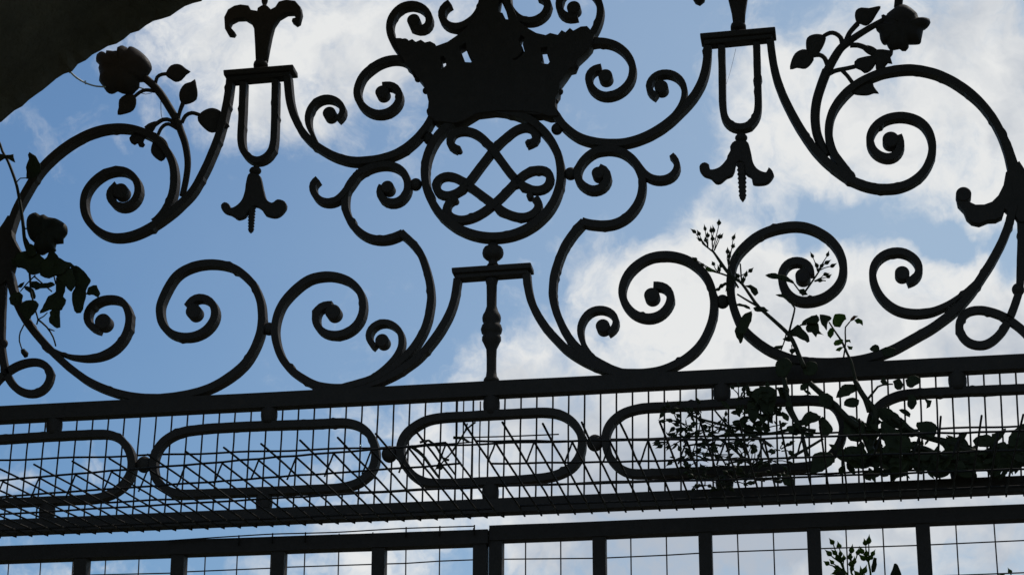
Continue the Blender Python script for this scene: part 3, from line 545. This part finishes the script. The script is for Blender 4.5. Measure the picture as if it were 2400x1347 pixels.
# right climber
rr = thing('climbing_rose', 'large climbing rose with bud clusters growing through the right ovals, rail and mesh', 'climbing plant')
Yr = -.05
leafset(rr, [K('c4', 490,240, 540,235, 590,260, 598,300, 575,320, 545,290, 520,250), K('c4', 415,380, 450,372, 500,385, 540,415, 480,402, 430,388), K('c4', 555,410, 600,400, 640,405, 678,435, 620,442, 570,430), K('c4', 540,430, 545,490, 520,560, 480,620, 430,610, 440,530, 460,490, 490,450), K('c4', 490,600, 462,690, 420,620, 413,560, 440,540, 480,550),
  K('c4', 655,155, 700,135, 760,138, 830,160, 880,200, 890,225, 820,195, 740,175, 680,172), K('c4', 735,297, 770,295, 830,320, 870,370, 800,325, 760,315), K('c4', 920,258, 960,255, 985,300, 960,308, 925,290), K('c4', 815,600, 860,580, 910,545, 960,590, 1000,640, 1005,680, 980,682, 900,635, 840,630),
  K('c4', 970,560, 1010,530, 1060,520, 1080,590, 1112,622, 1065,610, 1052,638, 1020,600, 985,600), K('c4', 950,515, 1000,485, 1060,465, 1080,480, 1060,535, 1000,530, 930,545), K('c4', 1085,462, 1135,462, 1180,490, 1150,520, 1138,592, 1112,560, 1090,520),
  K('c4', 790,650, 830,635, 870,640, 880,660, 830,675), K('c4', 720,715, 760,705, 800,700, 770,730, 740,730), K('c4', 1475,730, 1500,705, 1545,700, 1550,745, 1510,757, 1485,750), K('c4', 1570,730, 1600,715, 1680,735, 1665,790, 1600,800, 1570,760),
  K('c4', 735,830, 800,800, 860,830, 850,900, 800,950, 740,930), K('c4', 950,860, 1000,830, 1060,845, 1070,880, 1030,940, 960,930), K('c4', 1210,1120, 1230,1060, 1280,1015, 1370,1015, 1375,1050, 1330,1090, 1250,1120), K('c4', 1270,1172, 1290,1130, 1340,1115, 1395,1140, 1380,1190, 1320,1190),
  K('c4', 530,1080, 600,1040, 680,1030, 740,1070, 730,1150, 700,1250, 640,1240, 600,1180, 560,1130), K('c4', 505,1190, 540,1150, 600,1180, 600,1250, 560,1320, 530,1260), K('c4', 1080,1085, 1140,1080, 1185,1110, 1190,1170, 1140,1200, 1080,1160), K('c5', 750,980, 800,940, 870,970, 850,1010, 780,1040), K('c5', 765,1180, 780,1090, 840,1130, 830,1180, 790,1205), K('c5', 890,1120, 955,1140, 940,1190, 915,1200, 920,1160),
  K('c5', 695,1205, 750,1205, 790,1240, 780,1265, 730,1240), K('c5', 550,990, 580,960, 610,1020, 570,1025), K('c5', 650,990, 700,970, 730,1030, 680,1060),
  K('d4', 960,80, 1010,55, 1090,95, 1060,130, 1000,150, 930,160), K('d4', 1085,110, 1110,100, 1180,170, 1170,230, 1110,250, 1075,180), K('d4', 520,40, 590,50, 600,90, 560,140, 520,110), K('d4', 1030,400, 1100,385, 1160,400, 1200,440, 1110,520, 1040,530, 1020,450), K('d4', 780,570, 840,565, 880,600, 870,640, 800,640),
  K('d5', 270,100, 330,90, 420,180, 400,290, 320,285, 280,240, 260,160), K('d5', 490,50, 560,30, 640,45, 740,130, 840,240, 760,250, 700,200, 600,150), K('d5', 560,130, 650,180, 750,240, 800,330, 750,400, 640,400, 590,320, 560,230), K('d5', 830,150, 930,130, 985,160, 992,210, 960,270, 880,232), K('d5', 1000,255, 1100,270, 1190,250, 1245,310, 1200,380, 1100,370, 1040,330),
  K('d5', 1120,350, 1240,310, 1340,400, 1300,470, 1180,450), K('d5', 1280,290, 1300,260, 1400,240, 1450,290, 1400,340, 1300,320), K('d5', 1430,240, 1480,225, 1540,195, 1545,220, 1470,300, 1440,290), K('d5', 1460,320, 1540,300, 1580,400, 1560,500, 1450,480, 1400,400), K('d5', 1560,280, 1610,200, 1700,150, 1720,300, 1700,470, 1590,480),
  K('d5', 10,450, 30,390, 150,380, 190,430, 190,460, 90,530, 0,540), K('d5', 180,400, 290,340, 380,340, 440,400, 440,505, 400,510, 330,480, 280,455), K('d5', 440,390, 600,380, 700,420, 680,500, 600,560, 560,490, 470,490), K('d5', 640,450, 740,420, 780,470, 740,560, 660,575, 640,540), K('d5', 760,380, 860,350, 960,370, 940,440, 850,440), K('d5', 900,400, 980,370, 1060,400, 1130,480, 1080,560, 1000,580, 940,540, 900,480),
  K('d5', 1110,440, 1220,420, 1300,460, 1300,560, 1200,580, 1140,520), K('d5', 1300,440, 1450,480, 1430,570, 1370,510, 1300,520), K('d5', 800,420, 870,430, 900,530, 850,540, 800,480), K('d5', 1390,380, 1480,400, 1500,560, 1430,570, 1400,480)], Yr)
leafset(rr, [K('c4', 1190,470, 1230,455, 1280,460, 1295,490, 1260,520, 1240,555, 1195,555, 1185,510), K('c4', 1145,600, 1165,565, 1195,565, 1195,620, 1170,650, 1145,635), K('c4', 1190,685, 1230,658, 1272,670, 1260,700, 1200,708), K('c4', 1205,742, 1240,712, 1270,715, 1240,748), K('c4', 1290,660, 1325,655, 1332,685, 1310,676, 1290,682), K('c4', 1300,712, 1340,720, 1335,742, 1310,740),
  K('c4', 1350,515, 1385,490, 1415,510, 1423,552, 1400,535, 1375,537), K('b4', 175,1032, 230,1040, 268,1065, 200,1068)], Yr, 'sunlit_foliage', LEAFB)  # leaves with sunlight put into their green
leafset(rr, [K('c4', 1325,485, 1350,460, 1383,468, 1350,495, 1320,517)], Yr, 'bronze_leaflet', LEAFR)
g = MB()
for px, r0, r1 in [(K('b4', 190,870, 240,910, 300,1000, 350,1070, 'c4', 410,170, 470,220, 540,320, 600,400, 700,490, 820,600, 870,670, 920,790, 960,880), .0014, .0040), (K('c4', 430,300, 520,355, 600,400), .0014, .002), (K('c4', 455,60, 465,190, 480,240), .0012, .0014), (K('c4', 860,375, 885,410, 850,560, 840,600), .0014, .0018), (K('c4', 820,600, 800,680, 775,745), .0012, .001),
    (K('c4', 1110,60, 1070,130, 1030,190, 945,310), .0012, .0018), (K('c4', 880,220, 940,300), .0012, .0012), (K('c4', 1130,195, 1090,190, 1040,200), .001, .0012), (K('c4', 1155,520, 1200,590, 1260,680, 1300,770, 1330,830, 1370,990, 1440,1140, 1470,1230), .0012, .0034), (K('c4', 1320,517, 1285,560, 1285,690, 1270,800), .0011, .0014),
    (K('c4', 925,545, 975,540, 1080,500), .0012, .0012), (K('c5', -10,1000, 90,1090, 190,1180, 300,1290, 'd5', 400,200, 450,300, 500,420), .0045, .0065), (K('c4', 800,960, 820,1080, 860,1220, 'd4', 930,180), .0040, .0035), (K('c5', 440,1140, 490,1080, 530,1030, 600,1010, 650,1010), .0022, .0012), (K('c5', 350,980, 390,1060, 450,1150, 'd5', 510,60, 500,200, 460,330), .0040, .0065),
    (K('d5', 640,100, 740,170, 860,240, 1100,310, 1300,380, 1500,400, 1720,430), .0045, .0060), (K('d4', 0,20, 100,100, 270,150, 450,195, 560,220, 700,230, 880,195, 1050,210), .0018, .0030), (K('d4', 830,430, 960,360, 1110,270), .0028, .002), (K('d4', 0,330, 180,300, 330,240, 560,250, 700,330), .0014, .0026), (K('d4', 600,260, 640,360, 700,460), .002, .0014), (K('d4', 150,180, 330,300, 480,420, 560,480), .0012, .0022),
    (K('d4', 820,20, 870,110, 930,190, 960,300, 990,420), .003, .0022), (K('d5', 560,250, 700,320, 900,350, 1050,420, 1250,450), .005, .004), (K('c4', 640,1260, 500,1210, 420,1190), .002, .0014), (K('c4', 240,1200, 330,1310, 'd4', 430,260), .0013, .002)]:
    g.add(tubepx(px, r0, r1, Y=Yr))
buds = MB()
def truss(blist, root, r=.0009, Y=Yr, L=17, w=5.2):
    rt = K(*root)[0]
    for q in blist:
        p = K(root[0], *q)[0]; dx, dy = p[0]-rt[0], p[1]-rt[1]; ang = math.atan2(dx, -dy)+random.uniform(-.25, .25)
        mid = (rt[0]+dx*.5+random.uniform(-3, 3), rt[1]+dy*.5+random.uniform(-2, 2))
        g.add(tubepx([rt, mid, (p[0]-math.sin(ang)*L*.35, p[1]+math.cos(ang)*L*.35)], r*1.15, r*.8, Y=Y, seg=5, step=8))
        buds.add(bud_geo(p, ang, L*random.uniform(.8, 1.15), w*random.uniform(.8, 1.15), Y))
truss([(85,745), (125,760), (130,810), (180,812), (197,775), (175,720)], ('b4', 200,880))
truss([(225,735), (243,730), (287,675), (235,800)], ('b4', 238,890)); truss([(288,785), (305,785)], ('b4', 250,900)); truss([(405,790), (355,900), (400,860), (435,910), (370,935)], ('b4', 360,1010))
truss([(95,965), (150,1010), (240,1000), (285,1040), (300,1010)], ('b4', 290,1080)); truss([(1020,935), (1147,925), (1055,1010), (1100,1015), (1145,990), (1190,1015)], ('b4', 1065,1065)); truss([(1135,1085), (1155,1100), (1090,1135)], ('b4', 1040,1140))
truss([(270,265), (300,240), (330,220), (350,260), (540,110)], ('c4', 400,190)); truss([(865,755)], ('c4', 860,700), L=20, w=7); truss([(430,150), (500,140), (480,180)], ('c4', 470,230))
g.add(tubepx(K('b4', 230,890, 300,985, 352,1060), .0015, .0018, Y=Yr)); g.add(tubepx(K('b4', 360,1000, 380,1080, 'c4', 440,250), .0013, .0016, Y=Yr)); g.add(tubepx(K('b4', 180,1050, 300,1080, 400,1120, 470,1160), .0014, .0018, Y=Yr))
random.seed(21)
# bushy bud trusses in and under the fourth oval
cl = [(1590, 985, 46), (1640, 1010, 60), (1600, 1030, 55), (1690, 1040, 60), (1650, 1070, 60), (1720, 1005, 40), (1600, 1075, 40), (1560, 1035, 30), (1700, 1085, 60), (1760, 1085, 60), (1810, 1075, 50), (1660, 1120, 50), (1720, 1125, 60), (1790, 1120, 60), (1840, 1125, 30), (1830, 1050, 40), (1640, 965, 40), (1800, 1000, 50), (1755, 1040, 30), (1880, 1010, 30), (1735, 930, 40), (1770, 950, 50), (1690, 1000, 60), (1620, 1060, 50), (1680, 1065, 55), (1740, 1070, 50), (1630, 1100, 40), (1750, 1110, 55), (1700, 1140, 30), (1650, 1135, 30), (1600, 1000, 30), (1570, 960, 30)]
for cx, cy, rad in cl:
    for k in range(6):
        a = random.uniform(-2.4, 2.4); L = random.uniform(.35, .9)*rad; p = (cx+math.sin(a)*L, cy-math.cos(a)*L*.7)
        if p[1] > 1146: continue
        Yq = Yr+random.uniform(-.03, .02)
        g.add(tubepx([(cx+random.uniform(-4, 4), cy+random.uniform(0, 8)), (cx+(p[0]-cx)*.5+random.uniform(-5, 5), cy+(p[1]-cy)*.5), p], .0011, .0008, Y=Yq, seg=5, step=8))
        buds.add(bud_geo((p[0]+math.sin(a)*5, p[1]-math.cos(a)*5), a+random.uniform(-.4, .4), random.uniform(13, 21), random.uniform(4, 6.5), Yq, 4))
lf = MB()
for k in range(70):
    cx, cy, rad = random.choice(cl)
    x = cx+random.uniform(-1, 1)*rad*.6; y = cy+random.uniform(-.5, .5)*rad*.6
    if y > 1140: continue
    lf.add(natural_leaf((x, y), random.uniform(-3, 3), random.uniform(10, 24), random.uniform(4, 9), Yr+random.uniform(-.02, .02)))
for k in range(120):                                          # larger leaves thickening the mass on the right
    x = random.uniform(2020, 2460); y = 1085-(x-2020)*.04+random.uniform(-38, 26)
    lf.add(natural_leaf((x, y), random.uniform(-3.1, 3.1), random.uniform(20, 42), random.uniform(8, 19), Yr+random.uniform(-.04, .03)))
for k in range(60):
    x = random.uniform(1970, 2140); y = random.uniform(985, 1100)
    lf.add(natural_leaf((x, y), random.uniform(-3.1, 3.1), random.uniform(22, 40), random.uniform(12, 22), Yr+random.uniform(-.03, .02)))
for k in range(75):
    x = random.gauss(1800, 38); y = random.uniform(905, 1010)
    lf.add(natural_leaf((x, y), random.uniform(-3.1, 3.1), random.uniform(16, 36), random.uniform(8, 18), Yr+random.uniform(-.02, .02)))
lf.build('foliage', LEAF, rr); g.build('stem', STEM, rr); buds.build('bud_cluster', LEAF, rr)
# sprig at the bottom right, behind the gate bars
sp = thing('rose_sprig', 'sunlit sprig of small green rosebuds rising behind the bars at the lower right', 'plant')
g = MB(); buds = MB(); Ys = .05
truss([(165,1080), (222,1110), (185,1165), (140,1170), (210,1200), (235,1170)], ('d5', 240,1250), Y=Ys, L=19, w=6.5, r=.0012)
truss([(125,1250), (165,1240), (200,1285), (240,1220), (262,1205), (215,1310), (190,1330)], ('d5', 270,1320), Y=Ys, L=19, w=6.5, r=.0012)
truss([(325,1140), (375,1160), (310,1195), (320,1250), (345,1230), (330,1290)], ('d5', 320,1330), Y=Ys, L=19, w=6.5, r=.0012)
truss([(430,1085), (460,1065), (400,1150), (495,1170), (440,1170), (405,1205), (480,1200)], ('d5', 455,1240), Y=Ys, L=20, w=6.5, r=.0012)
truss([(400,1310), (430,1300), (385,1340), (360,1330)], ('d5', 420,1380), Y=Ys, L=19, w=6.5, r=.0012)
for px in [K('d5', 235,1240, 265,1310, 310,1400, 330,1700, 360,2400, 380,3400), K('d5', 455,1235, 468,1300, 470,1400, 420,1700, 380,2400), K('d5', 320,1325, 340,1400, 345,1700), K('d5', 690,1400, 660,1600, 560,1900, 400,2400)]: g.add(tubepx(px, .0016, .003, Y=Ys))
g.build('stem', LEAFB, sp); buds.build('bud_cluster', LEAFB, sp)
sp2 = thing('rose_sprig', 'single small rosebud just showing at the bottom right corner', 'plant')
g = MB(); buds = MB()
truss([(1570,1312), (1510,1352)], ('d5', 1590,1400), Y=Ys, L=20, w=6, r=.0012)
g.add(tubepx(K('d5', 1590,1390, 1600,1700, 1500,2600, 1480,3400), .0016, .003, Y=Ys))
g.build('stem', LEAFB, sp2); buds.build('bud_cluster', LEAFB, sp2)
leafset(sp, [K('d5', 500,1205, 522,1215, 518,1290, 487,1328, 478,1275), K('d5', 630,1360, 648,1285, 672,1250, 700,1290, 720,1360, 690,1420, 650,1420), K('d5', 200,1325, 260,1320, 290,1380, 230,1400)], Ys)

# ================================================================== ARCHWAY, GROUND, CABLE
YA = -.12
ce = W((1700, 2577), YA)
edge = [(0, 286.5), (59, 243), (116, 199), (145, 174), (163, 168), (178, 154), (226, 126), (252, 111), (282, 93.5), (327, 71), (365, 50), (416, 27), (445, 13), (478, 0)]
rs = [((Vector((W(p, YA).x, 0, W(p, YA).z))-Vector((ce.x, 0, ce.z))).length) for p in edge]
RA = sum(rs)/len(rs)
angs = [math.atan2(W(p, YA).z-ce.z, W(p, YA).x-ce.x) for p in edge]
def rad_at(a):
    for i in range(len(edge)-1):
        if angs[i+1] <= a <= angs[i]:
            t = (a-angs[i])/(angs[i+1]-angs[i]); return rs[i]*(1-t)+rs[i+1]*t
    return RA
arch = thing('stone_archway', 'dark rough stone archway framing the view at the top left corner', 'archway')
n = 420; vs = []; fs = []; ny = 26
depths = [YA-.55*(j/(ny-1)) for j in range(ny)]
prof = [(ce.x-RA, 0.0)]
aa = [math.pi*(1-i/n) for i in range(n+1)]
ring = []
for a in aa:
    r = rad_at(a) + .006*noise.noise(Vector((a*60, 0, 3)))+.004*noise.noise(Vector((a*150, 0, 5)))+.0025*noise.noise(Vector((a*400, 0, 8))); ring.append((a, r))
for j, y in enumerate(depths):
    vs.append(Vector((ce.x-ring[0][1], y, 0)))
    for a, r in ring:
        rr_ = r if j == 0 else RA+.012*noise.noise(Vector((a*9, y*3, 1)))+.004+(.0 if j else 0)
        if j == 0: rr_ = r
        elif j == 1: rr_ = max(r, rr_)+.004
        else: rr_ = rr_+.02
        vs.append(Vector((ce.x+math.cos(a)*rr_, y, max(.0, ce.z+math.sin(a)*rr_))))
    vs.append(Vector((ce.x+ring[-1][1], y, 0)))
m_ = n+3
for j in range(ny-1):
    for i in range(m_-1): fs.append((j*m_+i, j*m_+i+1, (j+1)*m_+i+1, (j+1)*m_+i))
mesh('vault', vs, fs, STONE, arch)
# outer face of the wall round the mouth, and the top and back that close it
vs = []; fs = []
H = 4.6; Wd = 4.0
def outer(i):
    if i == 0: return Vector((ce.x-Wd, YA, 0))
    if i == m_-1: return Vector((ce.x+Wd, YA, 0))
    a = ring[i-1][0]; c, s = math.cos(a), math.sin(a)
    k = min(Wd/max(abs(c), 1e-6), (H-ce.z)/max(s, 1e-6)); return Vector((ce.x+c*k, YA, ce.z+s*k))
inn = [Vector((ce.x-ring[0][1], YA, 0))]+[Vector((ce.x+math.cos(a)*r, YA, ce.z+math.sin(a)*r)) for a, r in ring]+[Vector((ce.x+ring[-1][1], YA, 0))]
out = [outer(i) for i in range(m_)]; back = [v+Vector((0, -0.55, 0)) for v in out]
inb = [Vector((v.x, YA-0.55, v.z)) for v in inn]
vs = inn+out+back+inb
for i in range(m_-1):
    fs += [(i, i+1, m_+i+1, m_+i), (m_+i, m_+i+1, 2*m_+i+1, 2*m_+i), (2*m_+i, 2*m_+i+1, 3*m_+i+1, 3*m_+i)]
mesh('wall_mass', vs, fs, STONE, arch)
gv = [(-300, -300, 0), (300, -300, 0), (300, 300, 0), (-300, 300, 0)]
o = mesh('ground', gv, [(0, 1, 2, 3)], GRASS); o['kind'] = 'structure'
o = mesh('path', [(ce.x-RA+.03, -40, .004), (ce.x+RA-.03, -40, .004), (ce.x+RA-.03, 30, .004), (ce.x-RA+.03, 30, .004)], [(0, 1, 2, 3)], PATH); o['kind'] = 'structure'
g = MB(); P = [W(p, YA+.03+.05*i/9) for i, p in enumerate(cr([(158, 160), (165, 169), (180, 183), (202, 195.5), (225, 202.5), (243, 204), (300, 205), (326, 205), (338, 209)], 10))]
P = [W(p, YA-.01+.20*min(1, i/14)) for i, p in enumerate(cr([(158, 160), (165, 169), (180, 183), (202, 195.5), (225, 202.5), (243, 204), (300, 205), (326, 205), (338, 209)], 10))]
g.add(tube_geo(P, .0017, .0013, 8))
for p in [(200, 193), (163, 167)]: g.add(tube_geo([W((p[0], p[1]-3), -.06), W((p[0], p[1]+5), -.06)], .0016, .0008))
o = g.build('cable', CABLE); o['label'] = 'thin pale cable sagging from the stone arch to behind the left iron rose'; o['category'] = 'cable'
g = MB()
for px in [K('a0', 1270,740, 1270,830, 1272,900, 1280,940), K('a0', 1110,735, 1150,745, 1200,735)]: g.add(tubepx(px, .0007, .0005, Y=.01))
o = g.build('dry_tendril', STEM); o['label'] = 'thin dry tendril hanging under the left iron rose stem'; o['category'] = 'twig'
g = MB()
for px in [K('a4', 420,385, 405,450, 375,570, 345,665)]: g.add(tubepx(px, .0003, .0002, Y=.0))
o = g.build('cobweb_thread', WIRE); o['label'] = 'fine cobweb thread slanting inside the right lantern frame'; o['category'] = 'cobweb'

# ================================================================== SKY AND SUN
w = bpy.data.worlds.new('World'); bpy.context.scene.world = w; w.use_nodes = True; nt = w.node_tree; nt.nodes.clear()
out_ = N(nt, 'ShaderNodeOutputWorld'); bg = N(nt, 'ShaderNodeBackground'); nt.links.new(bg.outputs[0], out_.inputs[0])
SUN_EL, SUN_AZ = 52.0, 38.0                                   # azimuth to the right of straight ahead
sky = N(nt, 'ShaderNodeTexSky'); sky.sky_type = 'NISHITA'; sky.sun_disc = False; sky.sun_elevation = R(SUN_EL); sky.sun_rotation = R(SUN_AZ)
sky.air_density = 1.0; sky.dust_density = 1.2; sky.ozone_density = 1.5
tc = N(nt, 'ShaderNodeTexCoord'); gen = tc.outputs['Generated']
def VM(op, a, b=None, s=None):
    n_ = N(nt, 'ShaderNodeVectorMath', operation=op)
    for i, x in enumerate((a, b)):
        if x is None: continue
        if isinstance(x, (tuple, Vector)): n_.inputs[i].default_value = tuple(x)
        else: nt.links.new(x, n_.inputs[i])
    if s is not None: n_.inputs['Scale'].default_value = s
    return n_
def MA(op, a, b, c=None, clamp=False):
    n_ = N(nt, 'ShaderNodeMath', operation=op); n_.use_clamp = clamp
    for i, x in enumerate((a, b, c)):
        if x is None: continue
        if isinstance(x, (int, float)): n_.inputs[i].default_value = x
        else: nt.links.new(x, n_.inputs[i])
    return n_.outputs[0]
def NO(vec, scale, detail, rough=.55, color=False, off=None, dist=0):
    if off: vec = VM('ADD', vec, off).outputs[0]
    n_ = N(nt, 'ShaderNodeTexNoise'); nt.links.new(vec, n_.inputs['Vector']); n_.inputs['Scale'].default_value = scale
    n_.inputs['Detail'].default_value = detail; n_.inputs['Roughness'].default_value = rough; n_.inputs['Distortion'].default_value = dist
    return n_.outputs['Color' if color else 'Fac']
warp = VM('SCALE', VM('SUBTRACT', NO(gen, 22, 5, color=True), (.5, .5, .5)).outputs[0], None, .045).outputs[0]
dirw = VM('ADD', gen, warp).outputs[0]
CLOUDS = [ # px, py, radius px, weight : cloud banks (+) and clear gaps (-) as directions in the sky
 (700,70,260,.75), (520,50,170,.5), (860,110,170,.45), (640,230,150,.35), (420,230,140,.3), (330,60,120,.25), (530,300,110,.25), (130,390,90,.22), (20,290,90,.15),
 (1000,30,160,.3), (960,150,120,.3), (760,170,140,.3),
 (2150,200,330,.9), (2350,350,300,.8), (1900,330,220,.75), (2300,120,230,.6), (1750,330,110,.4), (1820,150,90,.4), (1690,400,90,.3), (2150,430,150,.35), (2000,60,80,-.35), (2180,-10,110,-.5), (1880,60,100,-.25),
 (1900,650,260,.8), (2200,700,300,.9), (1650,700,240,.7), (1560,820,260,.8), (2350,850,300,.8), (1900,850,300,.8), (1480,680,110,.35), (1350,600,60,.25), (1640,540,70,.3), (1420,560,60,.2), (1240,800,130,.5), (1080,850,100,.45), (1150,900,120,.4), (1330,860,150,.4), (1240,620,40,.22), (1300,590,35,.2), (1280,620,30,.1), (1400,650,50,.15), (1500,640,60,-.2), (1420,790,60,-.45),
 (2120,548,130,-1.5), (1960,505,95,-1.1), (2230,565,95,-1.2), (2370,578,85,-1.5), (2050,470,60,-.2), (2250,530,90,-.5), (1880,500,90,-.7), (1780,480,90,-.5),
 (1250,1080,260,.65), (1600,1050,300,.75), (1950,1050,300,.7), (2300,1050,300,.7), (1000,1000,110,.4), (1000,1180,160,.4), (1400,1280,260,.6), (1750,1300,260,.6), (2150,1320,300,.6), (780,1330,130,.6), (950,1340,120,.5), (600,1340,60,.2), (1000,1050,60,-.1),
 (10,1100,60,.55), (180,1120,50,.35), (110,1330,60,.4), (60,1250,110,.15), (760,1160,90,.1),
 (1100,620,330,-.3), (1500,150,200,-.4), (500,700,420,-.5), (80,600,300,-.4), (1560,420,120,-.2), (1480,450,150,-.3), (300,450,140,-.2), (500,1100,230,-.25), (150,180,90,-.2)]
acc = MA('MULTIPLY', MA('SUBTRACT', NO(gen, 5, 3, off=(1.3, 4.1, 2.2)), .5), 1.2)
for x, y, r, wgt in CLOUDS:
    d0 = ray(x, y).normalized(); dn = VM('DISTANCE', dirw, d0).outputs['Value']
    mr = N(nt, 'ShaderNodeMapRange'); mr.interpolation_type = 'SMOOTHERSTEP'; nt.links.new(dn, mr.inputs[0])
    mr.inputs[1].default_value = r*1.35/F; mr.inputs[2].default_value = r*.15/F; mr.inputs[3].default_value = 0; mr.inputs[4].default_value = wgt
    acc = MA('ADD', acc, mr.outputs[0])
acc = MA('MINIMUM', acc, MA('MULTIPLY', MA('TANH', acc, None), .70))
fb = MA('SUBTRACT', NO(dirw, 38, 10, .62, dist=.5), .5)
fb2 = MA('SUBTRACT', NO(gen, 110, 8, .6, off=(5, 2, 9), dist=.8), .5)
acc = MA('ADD', MA('ADD', acc, MA('MULTIPLY', fb, 1.45)), MA('MULTIPLY', fb2, .35))
ms = N(nt, 'ShaderNodeMapRange'); ms.interpolation_type = 'SMOOTHSTEP'; nt.links.new(acc, ms.inputs[0]); ms.inputs[1].default_value = -.12; ms.inputs[2].default_value = .66
mask = ms.outputs[0]
sk = VM('MULTIPLY', sky.outputs[0], (.060, .081, .095)).outputs[0]
# thin bright haze veil that thickens towards the sun's side of the sky
vd = VM('DISTANCE', dirw, ray(3500, 900).normalized()).outputs['Value']
vm = N(nt, 'ShaderNodeMapRange'); nt.links.new(vd, vm.inputs[0]); vm.inputs[1].default_value = 3200/F; vm.inputs[2].default_value = 1300/F; vm.inputs[3].default_value = 0; vm.inputs[4].default_value = .50
vx_ = N(nt, 'ShaderNodeMix', data_type='RGBA'); nt.links.new(vm.outputs[0], vx_.inputs[0]); nt.links.new(sk, vx_.inputs[6]); vx_.inputs[7].default_value = (.5, .6, .67, 1); sk = vx_.outputs[2]
# cloud brightness: thicker parts a little greyer
shade = MA('ADD', MA('SUBTRACT', MA('MULTIPLY', NO(dirw, 15, 7, .55, off=(3, 1, 7)), .75), .12), MA('MULTIPLY', NO(dirw, 60, 5, .5, off=(8, 1, 2)), .22))
cl_ = N(nt, 'ShaderNodeValToRGB'); e = cl_.color_ramp.elements; e[0].position = .17; e[0].color = (.45, .50, .575, 1); e[1].position = .385; e[1].color = (.80, .81, .81, 1)
for x, y, r_, wgt in [(1700, 1340, 520, .16), (2150, 1300, 350, .12), (1300, 1120, 280, .08), (2350, 850, 200, .05), (880, 100, 200, .07)]:
    dn = VM('DISTANCE', dirw, ray(x, y).normalized()).outputs['Value']
    mr = N(nt, 'ShaderNodeMapRange'); mr.interpolation_type = 'SMOOTHERSTEP'; nt.links.new(dn, mr.inputs[0])
    mr.inputs[1].default_value = r_*1.2/F; mr.inputs[2].default_value = r_*.2/F; mr.inputs[3].default_value = 0; mr.inputs[4].default_value = wgt
    shade = MA('SUBTRACT', shade, mr.outputs[0])
nt.links.new(shade, cl_.inputs[0])
mx = N(nt, 'ShaderNodeMix', data_type='RGBA'); nt.links.new(mask, mx.inputs[0]); nt.links.new(sk, mx.inputs[6]); nt.links.new(cl_.outputs[0], mx.inputs[7])
nt.links.new(mx.outputs[2], bg.inputs[0]); bg.inputs[1].default_value = 1.0
sd = bpy.data.lights.new('sun', 'SUN'); sd.energy = 2.2; sd.angle = R(.5); sd.color = (1, .95, .88)
so = bpy.data.objects.new('sun', sd); C.objects.link(so)
el, az = R(SUN_EL), R(SUN_AZ)
to_sun = Vector((math.sin(az)*math.cos(el), math.cos(az)*math.cos(el), math.sin(el)))
so.rotation_euler = (-to_sun).to_track_quat('-Z', 'Y').to_euler()
sc = bpy.context.scene
sc.render.engine = 'CYCLES'; sc.view_settings.view_transform = 'Standard'; sc.view_settings.look = 'None'; sc.view_settings.gamma = 1; sc.view_settings.exposure = 0
